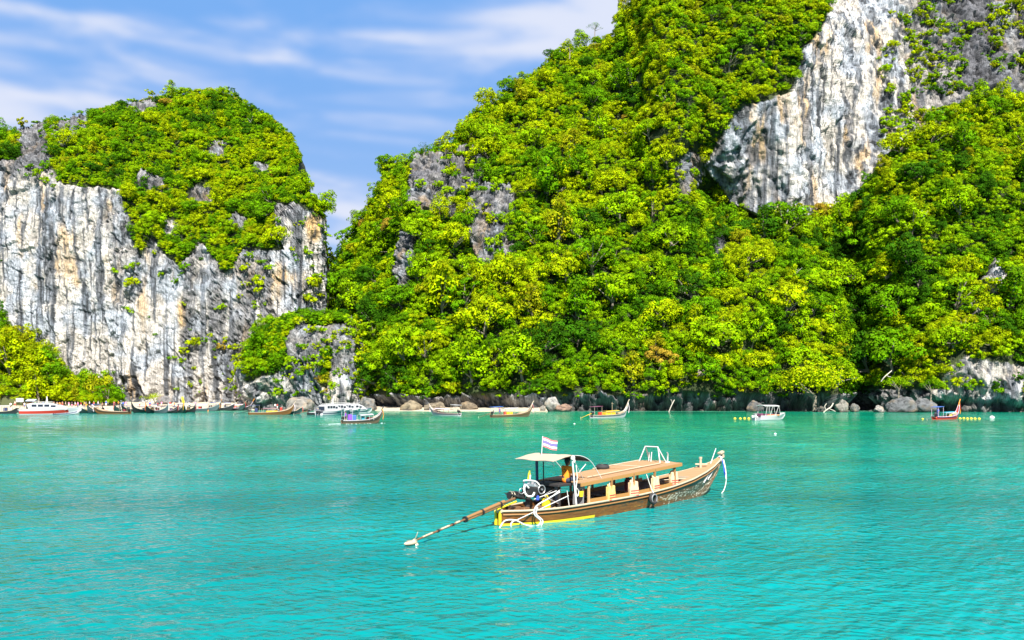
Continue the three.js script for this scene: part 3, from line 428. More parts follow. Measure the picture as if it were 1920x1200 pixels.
// ---------- materials of the boat ----------
const grain = (i, j, W, H, fx, fy, s) => fbm(i / W * fx, j / H * fy, s, 4);
const hullTex = dataTex(1024, 256, (i, j) => { // u from stern to bow, v from gunwale to keel: dark stained wood, ochre varnish low amidships, flaking paint toward the bow
  const u = i / 1024, v = j / 256; const g = grain(i, j, 1024, 256, 26, 14, 1), b = grain(i, j, 1024, 256, 8, 5, 4), f = grain(i, j, 1024, 256, 70, 16, 8), seam = Math.abs(((v * 9) % 1) - .5) > .45 ? .62 : 1;
  let c = mix3([.46, .14, .015], [.66, .26, .035], sstep(-.3, .4, g)); c = mix3(c, [.15, .045, .012], sstep(.05, .4, b + f * .4));
  c = mix3(c, [1.25, .55, .04], sstep(-.05, .35, b * .8 + f * .6) * sstep(.22, .36, u) * sstep(.72, .5, u) * sstep(.22, .34, v));
  c = mix3(c, [.40, .27, .10], sstep(.55, .8, u) * .7 * sstep(-.3, .1, b));
  c = mix3(c, [.07, .055, .04], sstep(.06, .2, g * .7 + f * .5) * sstep(.1, .5, u) * .85);
  c = mix3(c, [1.7, 1.5, 1.15], sstep(.06, .14, f * .8 + b * .3 - .03) * sstep(.44, .66, u) * sstep(.14, .3, v));
  return c.map(x => Math.pow(x * seam * (v < .2 ? .2 : .34), 1 / 2.2));
}, true);
const plankTex = dataTex(512, 128, (i, j) => { const g = grain(i, j, 512, 128, 6, 40, 2), b = grain(i, j, 512, 128, 7, 4, 6); return mix3(mix3([.60, .47, .31], [.82, .69, .52], sstep(-.3, .35, g)), [.42, .31, .21], sstep(.05, .4, b)); }, true);
const M = {
  hull: new THREE.MeshStandardMaterial({ map: hullTex, roughness: .4 }), plank: new THREE.MeshStandardMaterial({ map: plankTex, roughness: .75 }), plankPale: new THREE.MeshStandardMaterial({ map: plankTex, color: new THREE.Color().setRGB(1.1, 1.06, 1.08), roughness: .8 }),
  wood: std(.24, .12, .04, .6), ochre: std(.32, .165, .045, .55), brown: std(.14, .07, .03, .6), pale: std(.40, .32, .22, .7), dark: std(.022, .02, .02, .7), black: std(.012, .012, .012, .55), white: std(.55, .55, .53, .5), steel: std(.5, .5, .5, .35, { metalness: .8 }), grey: std(.2, .2, .21, .5),
  canvas: std(.36, .29, .21, .9, { side: THREE.DoubleSide }), tarp: std(.035, .028, .03, .85, { side: THREE.DoubleSide }), yellow: std(.62, .50, .015, .5), navy: std(.03, .06, .14, .5), blue: std(.02, .06, .42, .7), red: std(.55, .03, .03, .7), rope: std(.62, .60, .54, .9), rubber: std(.02, .02, .021, .8), orange: std(.75, .20, .02, .8), whiteblue: std(.55, .62, .72, .4),
  jacket: std(.66, .44, .14, .85), jacketPale: std(.64, .44, .26, .85), jacketRed: std(.55, .02, .03, .85), strap: std(.45, .06, .05, .8), skin: std(.30, .15, .085, .6), hair: std(.012, .010, .010, .6), shorts: std(.03, .035, .06, .9), purple: std(.18, .06, .4, .8), teal: std(.03, .25, .30, .6), maroon: std(.13, .02, .03, .7), pinkwhite: std(.6, .5, .55, .6), bronze: std(.55, .50, .35, .35, { metalness: .6 }),
};
const TH = 45.7 * Math.PI / 180, SX = -.67, SZ = -30.03;   // stern on the water, heading
const world = (x, y, z) => V(SX + x * Math.cos(TH) + z * Math.sin(TH), y, SZ - x * Math.sin(TH) + z * Math.cos(TH));
function aboard(o) { o.position.set(SX, 0, SZ); o.rotation.y = TH; return o; }

const ST = [[.3, .15, .10, .50, -.22], [.6, .36, .27, .50, -.26], [1.0, .56, .46, .49, -.3], [1.6, .78, .67, .49, -.34], [2.4, .95, .84, .49, -.37], [4, 1.05, .93, .52, -.4], [7, 1.10, .96, .60, -.4], [9, 1.05, .86, .72, -.4], [11, .84, .56, .90, -.38], [12.5, .54, .24, 1.08, -.25], [13.5, .31, .07, 1.25, .15], [14.3, .13, .03, 1.46, .85], [14.75, .06, .02, 1.66, 1.42]];
const boat = aboard(thing('longtail_boat', 'large brown wooden longtail boat with flat plank roof, nearest on the open water', 'longtail boat'));
{
  const hull = obj('hull', hullGeo(ST, .16, 90, 14), M.hull, boat);
  obj('gunwale', [rail(ST, .04, .3, 14.6, .01, 0, 1, 70), rail(ST, .04, .3, 14.6, .01, 0, -1, 70), bx(.1, .12, .36, .3, .5, 0)], M.pale, boat);
  obj('rub_rail', [rail(ST, .03, .35, 14.2, -.005, -.13, 1, 60), rail(ST, .03, .35, 14.2, -.005, -.13, -1, 60)], M.wood, boat);
  { const pos = [], idx = []; for (let i = 0; i <= 30; i++) { const s = hullAt(ST, lerp(.31, 4.3, i / 30)); for (const y of [.07, -.03]) pos.push(s[0], y, sideZ(s, y) + .016); } for (let i = 0; i < 30; i++) { const a = i * 2; idx.push(a, a + 1, a + 2, a + 2, a + 1, a + 3); } const g = new THREE.BufferGeometry(); g.setAttribute('position', new THREE.Float32BufferAttribute(pos, 3)); g.setIndex(idx); g.computeVertexNormals(); obj('waterline_stripe', g, M.yellow, boat); }
  obj('stern_trim', [bx(.07, .5, .09, .27, .26, .1), bx(.07, .5, .09, .27, .26, -.1)], M.yellow, boat);
  // decks
  const ad = new THREE.Group(); ad.name = 'aft_deck'; boat.add(ad); for (let i = 0; i < 7; i++) { const z = -.66 + i * .22, x0 = Math.abs(z) < .1 ? .55 : Math.abs(z) < .3 ? .95 : Math.abs(z) < .5 ? 1.35 : 1.75; obj('plank', bx(3.35 - x0, .04, .2, (3.35 + x0) / 2, .36 + (i % 2) * .006, z), M.plank, ad); }
  const fd = new THREE.Group(); fd.name = 'fore_deck'; boat.add(fd);
  for (let i = 0; i < 9; i++) { const x = 11.35 + i * .35, s = hullAt(ST, x), s2 = hullAt(ST, x + .33); obj('plank', slab([[x, s[3] + .03, -s[1]], [x, s[3] + .03, s[1]], [x + .33, s2[3] + .03, s2[1]], [x + .33, s2[3] + .03, -s2[1]]], .04), M.plankPale, fd); }
  for (const s of [-1, 1]) { const a = hullAt(ST, 9.95), b = hullAt(ST, 11.35); obj('side_deck', slab([[9.95, a[3] + .025, s * (a[1] - .26)], [9.95, a[3] + .025, s * a[1]], [11.35, b[3] + .025, s * b[1]], [11.35, b[3] + .025, s * (b[1] - .3)]], .05), M.plankPale, fd); }
  obj('hatch_coaming', [bx(.05, .16, 1.2, 11.33, .88, 0), bx(.05, .12, 1.5, 9.98, .74, 0), rod([10.0, .8, .6], [11.3, .9, -.5], .02), rod([10.0, .8, -.6], [11.3, .9, .5], .02)], M.pale, boat);
  // bow fittings
  obj('bow_post', [bx(.16, .34, .13, 14.72, 1.72, 0, 0, 0, .35), bx(.30, .09, .20, 14.62, 1.80, 0, 0, 0, .2)], M.pale, boat);
  obj('bitt', [cyl(.055, .5, 13.1, 1.42, -.12), cyl(.075, .08, 13.1, 1.64, -.12), rod([12.95, 1.35, -.3], [13.3, 1.35, .1], .04)], M.pale, boat);
  obj('bow_rod', rod([13.7, 1.35, .02], [14.35, 2.0, -.1], .018), M.white, boat);
  obj('paint_flash', [0, 1].map(i => { const x = 12.6 + i * .55, s = hullAt(ST, x), t = hullAt(ST, x + .42), y0 = s[3] - .5, y1 = t[3] - .12; return tube([[x, y0, sideZ(s, y0) + .012], [x + .2, (y0 + y1) / 2, sideZ(hullAt(ST, x + .2), (y0 + y1) / 2) + .014], [x + .42, y1, sideZ(t, y1) + .012]], .028, 6, 5); }), M.white, boat);
  // cabin: posts, coaming, benches, weather boards
  const roofY = x => 1.28 + (x - 3.4) * .057;
  for (const s of [1, -1]) for (const x of [3.95, 5.25, 6.6, 8.0, 9.5]) { const q = hullAt(ST, x); obj('post', bx(.085, roofY(x) - q[3] + .02, .085, x, (roofY(x) + q[3]) / 2 - .02, s * (q[1] - .08)), x < 4 ? M.plank : M.wood, boat); }
  for (const s of [1, -1]) { const g = []; for (let i = 0; i < 8; i++) { const x = 4.0 + i * .72, a = hullAt(ST, x), b = hullAt(ST, x + .72); const zz = q => s * (q[1] - .10); g.push(slab([[x, a[3] + .15, zz(a) - .02], [x, a[3] + .15, zz(a) + .02], [x + .72, b[3] + .15, zz(b) + .02], [x + .72, b[3] + .15, zz(b) - .02]], .15)); } obj('coaming', g, M.ochre, boat); }
  { const g = []; for (let i = 0; i < 5; i++) { const x = 7.0 + i * .56, a = hullAt(ST, x), b = hullAt(ST, x + .56); g.push(slab([[x, roofY(x) - .06, -(a[1] - .09)], [x, roofY(x) - .06, -(a[1] - .13)], [x + .56, roofY(x + .56) - .06, -(b[1] - .13)], [x + .56, roofY(x + .56) - .06, -(b[1] - .09)]], .50)); } obj('weather_board', g, M.white, boat); }
  for (const x of [4.6, 5.5, 6.4, 7.3, 8.2, 9.1]) obj('bench', [bx(.34, .045, 1.75, x, .48, 0), bx(.05, .3, 1.5, x, .33, 0)], x > 7 ? M.ochre : M.brown, boat);
  obj('bulkhead', [bx(.05, .78, .62, 3.72, .84, -.55), bx(.05, .8, .5, 3.78, .84, .62)], M.grey, boat);
  obj('post_dark', [bx(.09, .95, .09, 2.95, .82, -.35), bx(.09, .95, .09, 2.95, .82, .42), bx(.2, .75, .5, 3.0, .75, -.15)], M.dark, boat);
  // roof
  const roof = new THREE.Group(); roof.name = 'roof'; boat.add(roof);
  for (let i = 0; i < 9; i++) { const z = -.88 + i * .22, c = .055 * (1 - z * z), x0 = 3.45 + ((i * 7) % 3) * .03, x1 = 9.9 - ((i * 5) % 4) * .02; obj('plank', slab([[x0, roofY(x0) + c, z - .106], [x0, roofY(x0) + c - .004, z + .106], [x1, roofY(x1) + c - .004, z + .106], [x1, roofY(x1) + c, z - .106]], .035), (i * 3) % 5 < 2 ? M.plankPale : M.plank, roof); }
  obj('fascia', [1, -1].map(s => slab([[3.45, roofY(3.45) - .01, s * 1.02 - .02], [3.45, roofY(3.45) - .01, s * 1.02 + .02], [9.9, roofY(9.9) - .01, s * 1.02 + .02], [9.9, roofY(9.9) - .01, s * 1.02 - .02]], .11)).concat(slab([[9.9, roofY(9.9) + .01, -1], [9.9, roofY(9.9) + .01, 1], [9.94, roofY(9.9) + .01, 1], [9.94, roofY(9.9) + .01, -1]], .12)), M.ochre, roof);
  obj('batten', [rod([4.3, roofY(4.3) + .09, .62], [8.9, roofY(8.9) + .09, .66], .022), rod([6.3, roofY(6.3) + .09, -.75], [9.3, roofY(9.3) + .09, -.72], .022), rod([7.6, roofY(7.6) + .09, -.7], [7.7, roofY(7.6) + .09, .66], .022)], M.pale, roof);
  const mats = []; for (let i = 0; i < 12; i++) mats.push(slab([[6.9 + i * .2, roofY(6.9 + i * .2) + .075, -.7], [6.9 + i * .2, roofY(6.9 + i * .2) + .07, .55], [7.08 + i * .2, roofY(7.08 + i * .2) + .07, .55], [7.08 + i * .2, roofY(7.08 + i * .2) + .075, -.7]], .02)); obj('slatted_mat', mats, M.plankPale, roof);
  obj('helm_platform', bx(1.35, .09, 1.35, 3.35, 1.22, -.05), M.dark, roof);
  const ry = roofY(9.5) + .05; obj('boarding_frame', [rod([9.2, ry, -.62], [9.35, ry + .62, -.42], .024), rod([9.2, ry, .42], [9.35, ry + .62,  .22], .024), rod([9.35, ry + .62, -.42], [9.35, ry + .62, .22], .024), rod([9.75, ry, -.5], [9.37, ry + .6, -.4], .025), rod([9.75, ry, .32], [9.37, ry + .6, .2], .025), rod([9.3, ry, -.1], [9.36, ry + .4, -.1], .02)], M.white, roof);
  obj('cleat', [tube([[9.55, ry, .55], [9.55, ry + .2, .56], [9.5, ry + .34, .6], [9.42, ry + .42, .62]], .03, 8, 6), bx(.22, .05, .1, 9.55, ry, .55), tube([[9.5, ry, -.35], [9.5, ry + .26, -.33], [9.43, ry + .38, -.28]], .025, 8, 6)], M.white, roof);
  // stern canopy
  const cn = new THREE.Group(); cn.name = 'canopy'; boat.add(cn);
  const sheet = (xs, mat, nm, z0 = -.92, z1 = .92) => { const pos = [], uv = [], idx = [], nz = 10; xs.forEach(([x, y]) => { for (let j = 0; j <= nz; j++) { const w = j / nz; pos.push(x + .02 * Math.sin(w * 9), y + .02 * Math.sin(w * 6.28 * 1.5) * .8 - .02 * Math.abs(w - .5), lerp(z0, z1, w)); uv.push(x, w); } }); const n = pos.length / 3; for (let k = 0; k < n; k++) { pos.push(pos[k * 3], pos[k * 3 + 1] - .015, pos[k * 3 + 2]); uv.push(0, 0); } const c = nz + 1, R = xs.length; for (let i = 0; i < R - 1; i++) for (let j = 0; j < nz; j++) { const a = i * c + j, b = a + c; idx.push(a, a + 1, b, b, a + 1, b + 1, n + a, n + b, n + a + 1, n + b, n + b + 1, n + a + 1); } for (let j = 0; j < nz; j++) { idx.push(j, n + j, j + 1, j + 1, n + j, n + j + 1); const a = (R - 1) * c + j; idx.push(a, a + 1, n + a, a + 1, n + a + 1, n + a); } for (let i = 0; i < R - 1; i++) { const a = i * c, b = a + c, e = a + nz, f = b + nz; idx.push(a, b, n + a, b, n + b, n + a, e, n + e, f, f, n + e, n + f); } const g = new THREE.BufferGeometry(); g.setAttribute('position', new THREE.Float32BufferAttribute(pos, 3)); g.setAttribute('uv', new THREE.Float32BufferAttribute(uv, 2)); g.setIndex(idx); const h = g.toNonIndexed(); h.computeVertexNormals(); return obj(nm, h, mat, cn); };
  sheet([[2.05, 2.15], [2.35, 2.20], [2.7, 2.27], [3.1, 2.31]], M.canvas, 'awning');
  sheet([[3.11, 2.31], [3.5, 2.27], [3.85, 2.17], [4.1, 2.06]], M.tarp, 'front_flap');
  obj('near_post', rod([3.3, .52, .93], [3.12, 2.3, .88], .032, .032, 10), M.white, cn);
  obj('far_post', [rod([3.2, .5, -.86], [3.1, 2.28, -.82], .055, .055, 10)], M.navy, cn);
  obj('thin_post', rod([2.75, 1.2, -.15], [2.7, 2.25, -.12], .022), M.dark, cn);
  for (const g of [rod([3.1, 2.28, -.9], [3.1, 2.28, .9], .022), rod([4.1, 2.04, -.9], [4.1, 2.04, .9], .022), tube([[3.12, 2.29, .9], [3.6, 2.25, .91], [4.1, 2.05, .92], [4.75, 1.38, .92]], .013, 14, 6), tube([[3.12, 2.29, -.9], [3.6, 2.25, -.91], [4.1, 2.05, -.92], [4.9, 1.40, -.92]], .013, 14, 6), rod([3.14, 2.25, .88], [4.1, 1.35, .6], .011), rod([2.1, 2.13, -.9], [2.1, 2.13, .9], .018), rod([2.6, 1.9, .5], [2.4, 2.2, .5], .014), rod([5.5, 1.42, -.8], [6.0, 1.72, -.86], .016)]) obj('frame_tube', g, M.white, cn);
  obj('knotted_lashing', [ball(.09, 3.14, 2.2, .9, 1, 1.2, 1, 8), ball(.06, 3.18, 2.09, .93, 1, 1.4, .8, 7)], M.rope, cn);
  // engine on its pivot, with the long shaft to the propeller
  const en = new THREE.Group(); en.name = 'engine'; boat.add(en); en.position.set(1.75, .98, -.05); en.rotation.set(0, -.16, -.16);
  obj('block', [bx(.55, .34, .36, .15, .08, 0), bx(.36, .22, .42, -.35, -.08, 0), cyl(.13, .3, -.62, -.14, 0, 0, 0, 1.57), bx(.3, .16, .3, .5, -.04, 0)], M.black, en);
  obj('cylinder_head', [bx(.5, .1, .24, .14, .3, 0), cyl(.05, .12, .0, .38, .05), cyl(.05, .12, .28, .38, .05)], M.steel, en);
  obj('exhaust_pipe', [tube([[-.1, .2, .2], [-.3, .28, .24], [-.34, .1, .28], [-.2, -.08, .3], [.05, -.06, .3], [.12, .06, .28]], .04, 24, 8), tube([[-.2, .36, .02], [-.28, .42, .1], [.25, .45, .12], [.42, .34, .14]], .03, 18, 7)], M.white, en);
  obj('radiator', [bx(.1, .36, .4, .58, .16, 0), bx(.03, .3, .34, .65, .16, 0)], M.black, en);
  obj('fan_wheel', [place(new THREE.TorusGeometry(.15, .022, 6, 20), .48, .2, .22), place(new THREE.TorusGeometry(.1, .016, 6, 16), -.42, .06, .24), cyl(.03, .06, .48, .2, .22, 1.57)], M.steel, en);
  obj('air_filter', cyl(.09, .2, .34, .34, -.14), M.grey, en); obj('oil_can', [cyl(.06, .13, .32, -.12, .25), cyl(.03, .04, .32, -.04, .25)], M.blue, en);
  obj('fuel_bottle', [cyl(.045, .26, .1, .6, -.12), cyl(.025, .07, .1, .77, -.12)], M.yellow, en); obj('fuel_spout', rod([.14, .44, -.1], [.12, .66, -.08], .035), M.white, en);
  obj('tiller', [rod([.6, .0, .12], [1.25, -.22, .3], .022), rod([.2, -.18, .2], [1.0, .22, .42], .022), rod([.65, -.04, .05], [1.2, .3, .1], .014)], M.steel, en);
  obj('mounting_bracket', [bx(.14, .5, .14, .1, -.35, 0), bx(.5, .06, .3, -.1, -.2, 0), rod([-.8, -.1, .16], [-.2, -.18, .18], .03), rod([-.8, -.1, -.16], [-.2, -.18, -.18], .03)], M.dark, en);
  obj('strap_band', [place(new THREE.TorusGeometry(.14, .014, 5, 18), -.6, -.14, 0, 0, 1.57), place(new THREE.TorusGeometry(.145, .014, 5, 18), -.72, -.14, 0, 0, 1.57)], M.bronze, en);
  const sh = new THREE.Group(); sh.name = 'tail_shaft'; boat.add(sh); const A = [1.05, .86, .03], B = [-4.0, .12, .86], on = (t, dy = 0) => A.map((a, k) => lerp(a, B[k], t) + (k === 1 ? dy : 0));
  obj('shaft_tube', [rod(on(0), on(.42), .05), rod(on(.4), on(1), .038, .03)], M.brown, sh);
  obj('wooden_casing', [rod(on(.12, .04), on(.54, .03), .068, .052, 6), rod(on(.13, -.045), on(.53, -.045), .05, .04, 6)], M.wood, sh);
  obj('guard_strip', rod(on(-.02, -.13), on(.2, -.12), .035), M.yellow, sh);
  obj('clamp', [.16, .36, .535, .66, .8].map(t => { const p = on(t, t < .54 ? 0 : 0), q = on(t + .012); return rod(p, q, t < .55 ? .105 : .052, t < .55 ? .105 : .052, 10); }), M.black, sh);
  obj('shaft_wear', [rod(on(.70, .012), on(.78, .012), .034, .033), rod(on(.6, .012), on(.64, .012), .036, .035), rod(on(.86, .012), on(.95, .01), .032, .03)], M.pale, sh);
  const pr = []; for (let i = 0; i < 3; i++) { const g = ball(.16, 0, .15, 0, .35, 1, .12, 10); g.rotateY(.6); g.rotateX(i * 2.094 + .4); pr.push(g); } pr.push(ball(.07, 0, 0, 0, 1.6, 1, 1, 8)); const pg = mg(pr); pg.rotateY(.3); pg.translate(...on(1.02)); obj('propeller', pg, M.bronze, sh);
  obj('rudder_fin', place(new THREE.SphereGeometry(.2, 10, 7), 0, 0, 0).scale(1.3, .35, .5).translate(...on(1.055, -.02)), M.pale, sh);
  // bilge hoses and poles over the stern quarter
  obj('bilge_hose', [tube([[2.6, 1.02, .75], [1.9, .86, .86], [1.25, .62, .85], [1.12, .40, .9], [1.4, .12, .95], [1.25, -.02, .92], [.85, .04, .75], [.5, .22, .6], [.15, .22, .45], [-.05, .0, .4]], .026, 60, 8), tube([[1.35, .6, .84], [1.22, .40, .9], [1.5, .12, .95], [1.38, -.05, .95]], .024, 24, 8), tube([[.5, .22, .58], [.35, .12, .55], [.4, -.1, .52]], .026, 10, 7)], M.white, boat);
  obj('pole', [rod([.45, .20, .62], [3.0, .86, .82], .017), rod([3.0, .45, .86], [2.9, 1.05, .84], .014), rod([2.5, .9, .55], [3.0, 1.1, .5], .015)], M.white, boat);
  obj('coiled_line', [place(new THREE.TorusGeometry(.22, .03, 6, 20), 1.9, .42, .45, 1.57), place(new THREE.TorusGeometry(.17, .03, 6, 18), 1.92, .46, .44, 1.57)], M.dark, boat);
  obj('hanging_loop', tube([[3.25, 1.95, .96], [3.3, 1.5, .97], [3.25, .98, .96], [3.32, .82, .97], [3.38, .98, .97], [3.3, 1.12, .97]], .016, 30, 6), M.rope, boat);
  obj('loose_gear', [bx(.4, .16, .3, 1.4, .45, -.3), bx(.3, .2, .22, 1.3, .46, .3), cyl(.1, .3, 2.4, .52, -.5), bx(.3, .12, .4, 2.2, .44, .1)], M.brown, boat);
}
// ---------- things aboard ----------
function tyreGeo(R, r) { const pts = []; for (let i = 0; i <= 14; i++) { const a = i / 14 * 6.283; pts.push(new THREE.Vector2(R + Math.cos(a) * r * .9, Math.sin(a) * r * 1.1)); } return new THREE.LatheGeometry(pts, 26); }
{
  const t1 = thing('tyre', 'black tyre lying flat on the far edge of the plank roof', 'tyre'); aboard(t1); t1.position.copy(world(6.75, 1.58, -.62)); obj('tread', tyreGeo(.2, .085), M.rubber, t1); obj('sidewall', place(new THREE.TorusGeometry(.19, .03, 6, 24), 0, .08, 0, 1.57), M.black, t1);
  const t2 = thing('tyre', 'black tyre fender hung by rope on the hull side amidships', 'tyre'); aboard(t2); t2.position.copy(world(7.62, .40, 1.2)); const g = tyreGeo(.175, .07); g.rotateX(1.45); obj('tread', g, M.rubber, t2); obj('sidewall', place(new THREE.TorusGeometry(.165, .028, 6, 24), 0, 0, .065), M.grey, t2); obj('rope', tube([[0, .2, .02], [-.02, .45, -.1], [-.22, .95, -.16]], .018, 14, 6), M.rope, t2);
  const j = thing('jerrycan', 'yellow plastic jerrycan on the aft deck behind the engine', 'jerrycan'); aboard(j); j.position.copy(world(2.55, .40, .15)); obj('body', bx(.3, .36, .2, 0, .18, 0), M.yellow, j); obj('handle', tube([[-.08, .36, 0], [-.06, .43, 0], [.08, .43, 0], [.1, .36, 0]], .02, 8, 6), M.yellow, j); obj('cap', cyl(.035, .05, -.1, .39, 0), M.black, j);
  const k = thing('bucket', 'small yellow bucket hung beside the aft cabin post', 'bucket'); aboard(k); k.position.copy(world(3.65, .78, .86)); obj('body', place(new THREE.CylinderGeometry(.10, .075, .2, 16, 1), 0, .1, 0), M.yellow, k); obj('handle', tube([[-.1, .2, 0], [-.05, .3, 0], [.05, .3, 0], [.1, .2, 0]], .01, 10, 5), M.steel, k);
  // flag on its staff above the canopy
  const f = thing('flag', 'faded red white and blue striped flag flying above the stern canopy', 'flag'); aboard(f); f.position.copy(world(2.75, 2.24, -.25)); obj('staff', rod([0, 0, 0], [.06, .72, 0], .014), M.white, f);
  const stripes = [[1 / 6, [.62, .12, .14]], [2 / 6, [.74, .70, .72]], [4 / 6, [.13, .11, .42]], [5 / 6, [.74, .70, .72]], [1, [.62, .12, .14]]];
  const pos = [], uv = [], idx = [], n = 16, m = 10; for (let side = 0; side < 2; side++) for (let i = 0; i <= n; i++) for (let q = 0; q <= m; q++) { const u = i / n, v = q / m; pos.push(.06 + u * .56 * .72 - v * .01, .70 - v * .36 - u * .17 + Math.sin(u * 7 + v) * .02 * u, .30 * u + Math.sin(u * 8 - v * 1.2) * .05 * u + side * .008); uv.push(u, 1 - v); } const o = (n + 1) * (m + 1); for (let i = 0; i < n; i++) for (let q = 0; q < m; q++) { const a = i * (m + 1) + q, b = a + m + 1; idx.push(a, b, a + 1, b, b + 1, a + 1, o + a, o + a + 1, o + b, o + b, o + a + 1, o + b + 1); }
  const g2 = new THREE.BufferGeometry(); g2.setAttribute('position', new THREE.Float32BufferAttribute(pos, 3)); g2.setAttribute('uv', new THREE.Float32BufferAttribute(uv, 2)); g2.setIndex(idx); g2.computeVertexNormals();
  obj('cloth', g2, new THREE.MeshStandardMaterial({ map: dataTex(96, 64, (i, j2) => { const v = j2 / 64, c = stripes.find(s => v < s[0] + 1e-6) ?? stripes[4]; const w = .12 * fbm(i * .1, j2 * .1, 1, 3); return mix3(c[1], [.7, .68, .7], clamp(.02 + w)).map(x => Math.pow(x, 1 / 2.2)); }, true), roughness: .9, side: THREE.DoubleSide }), f);
  // scarf and rope at the prow
  const s = thing('scarf', 'blue cloth scarf tied round the prow with a white rope trailing to the water', 'scarf'); aboard(s); s.position.copy(world(14.55, 0, .12)); const ribbon = (pts, w) => { const gs = []; for (let i = 0; i < pts.length - 1; i++) { const a = pts[i], b = pts[i + 1]; gs.push(slab([[a[0] - w / 2, a[1], a[2]], [a[0] + w / 2, a[1], a[2] + .03], [b[0] + w / 2, b[1], b[2] + .03], [b[0] - w / 2, b[1], b[2]]], .02)); } return gs; };
  obj('band', place(new THREE.TorusGeometry(.11, .045, 8, 18), -.05, 1.52, -.11, 0, 1.2, .5), M.pinkwhite, s); obj('tail', ribbon([[0, 1.5, 0], [.03, 1.2, .05], [.02, .95, .08], [.08, .72, .1]], .09), M.blue, s); obj('white_tail', ribbon([[.03, 1.5, .02], [.07, 1.2, .07], [.09, .95, .1], [.1, .62, .12]], .05), M.rope, s); obj('rope', tube([[.05, 1.4, .03], [.12, .9, .1], [.13, .45, .1], [-.05, .12, .1], [-.25, -.02, .1]], .02, 24, 6), M.rope, s);
  // life jackets hanging from the roof edge
  const half = new THREE.Shape(); half.moveTo(.015, .0); half.lineTo(.2, .0); half.quadraticCurveTo(.215, .2, .2, .3); half.quadraticCurveTo(.17, .36, .17, .52); half.quadraticCurveTo(.13, .56, .085, .53); half.quadraticCurveTo(.075, .4, .015, .32); half.closePath();
  const fg = new THREE.ExtrudeGeometry(half, { depth: .06, bevelEnabled: true, bevelSize: .018, bevelThickness: .02, bevelSegments: 2, curveSegments: 5 }), fr = fg.clone().scale(-1, 1, 1); { const ix = fr.index; if (ix) { const a = ix.array; for (let i = 0; i < a.length; i += 3) [a[i], a[i + 1]] = [a[i + 1], a[i]]; } else for (const k of ['position', 'normal', 'uv']) { const A = fr.attributes[k], z = A.itemSize; for (let i = 0; i < A.count; i += 3) for (let c = 0; c < z; c++) { const t = A.array[i * z + c]; A.array[i * z + c] = A.array[(i + 1) * z + c]; A.array[(i + 1) * z + c] = t; } } fr.computeVertexNormals(); }
  const vest = (label, x, y, z, turn, mat, sc = 1, strap = M.strap) => { const v = thing('life_jacket', label, 'life jacket', 'life jackets hanging under the roof'); v.position.copy(world(x, y, z)); v.rotation.y = TH + turn; v.scale.setScalar(sc); obj('panel', fg.clone(), mat, v); obj('panel', fr.clone(), mat, v); obj('back', bx(.4, .5, .05, 0, .27, -.06), mat, v); obj('collar', tube([[-.12, .5, .03], [-.1, .56, -.06], [0, .58, -.09], [.1, .56, -.06], [.12, .5, .03]], .035, 14, 7), mat, v); for (const h of [.03, .12, .21]) obj('strap', bx(.43, .036, .015, 0, h, .088), strap, v); obj('tie', rod([0, .54, -.05], [0, .72, -.05], .012), M.rope, v); return v; };
  vest('red life jacket in the shade at the aft end of the cabin', 4.35, .68, .25, .2, M.jacketRed, .95, M.orange);
  vest('bright cream life jacket on the second cabin post, nearest the stern post', 5.18, .52, 1.02, .1, M.jacket);
  vest('cream life jacket at the middle cabin post with red straps', 6.55, .58, 1.04, -.15, M.jacketPale);
  vest('pale life jacket hung just forward of the tyre fender', 8.05, .66, 1.0, .1, M.jacketPale, .98);
  vest('pale peach life jacket lying inboard against the white boards', 8.75, .62, .35, .3, M.jacketPale, .9);
  vest('pale life jacket at the foremost cabin post', 9.5, .76, .88, -.1, M.jacketPale, .98);
  vest('dark maroon life jacket hung inside beside the middle post', 6.95, .72, .5, .1, M.maroon, .85, M.red);
}
// ---------- the boatman ----------
/* bones: [a, b, ra, rb] tapered capsules, joined smoothly and meshed */
function fleshGeo(bones, cell, k) {
  const lo = V(1e9, 1e9, 1e9), hi = V(-1e9, -1e9, -1e9); for (const [a, b, ra, rb] of bones) for (const [p, r] of [[a, ra], [b, rb]]) { lo.min(V(p[0] - r, p[1] - r, p[2] - r)); hi.max(V(p[0] + r, p[1] + r, p[2] + r)); }
  const c = lo.clone().add(hi).multiplyScalar(.5), size = Math.max(hi.x - lo.x, hi.y - lo.y, hi.z - lo.z) / 2 + cell * 3 + k, n = Math.ceil(2 * size / cell), mc = new MarchingCubes(n, M.skin, false, false, 120000); mc.isolation = 0;
  for (let z = 0; z < n; z++) for (let y = 0; y < n; y++) for (let x = 0; x < n; x++) {
    const px = c.x + (x - n / 2) / (n / 2) * size, py = c.y + (y - n / 2) / (n / 2) * size, pz = c.z + (z - n / 2) / (n / 2) * size; let d = 1e9;
    for (const [a, b, ra, rb] of bones) { const bxx = b[0] - a[0], by = b[1] - a[1], bz = b[2] - a[2], l = bxx * bxx + by * by + bz * bz || 1e-9, t = clamp(((px - a[0]) * bxx + (py - a[1]) * by + (pz - a[2]) * bz) / l), e = Math.hypot(px - a[0] - bxx * t, py - a[1] - by * t, pz - a[2] - bz * t) - lerp(ra, rb, t); const h = clamp(.5 + .5 * (d - e) / k); d = lerp(d, e, h) - k * h * (1 - h); }
    mc.field[x + y * n + z * n * n] = -d;
  }
  mc.update(); const g = new THREE.BufferGeometry(), m = mc.count; g.setAttribute('position', new THREE.BufferAttribute(mc.positionArray.slice(0, m * 3), 3)); g.scale(size, size, size); g.translate(c.x, c.y, c.z); const h = mergeVertices(g, 1e-4); h.computeVertexNormals(); return h.toNonIndexed();
}
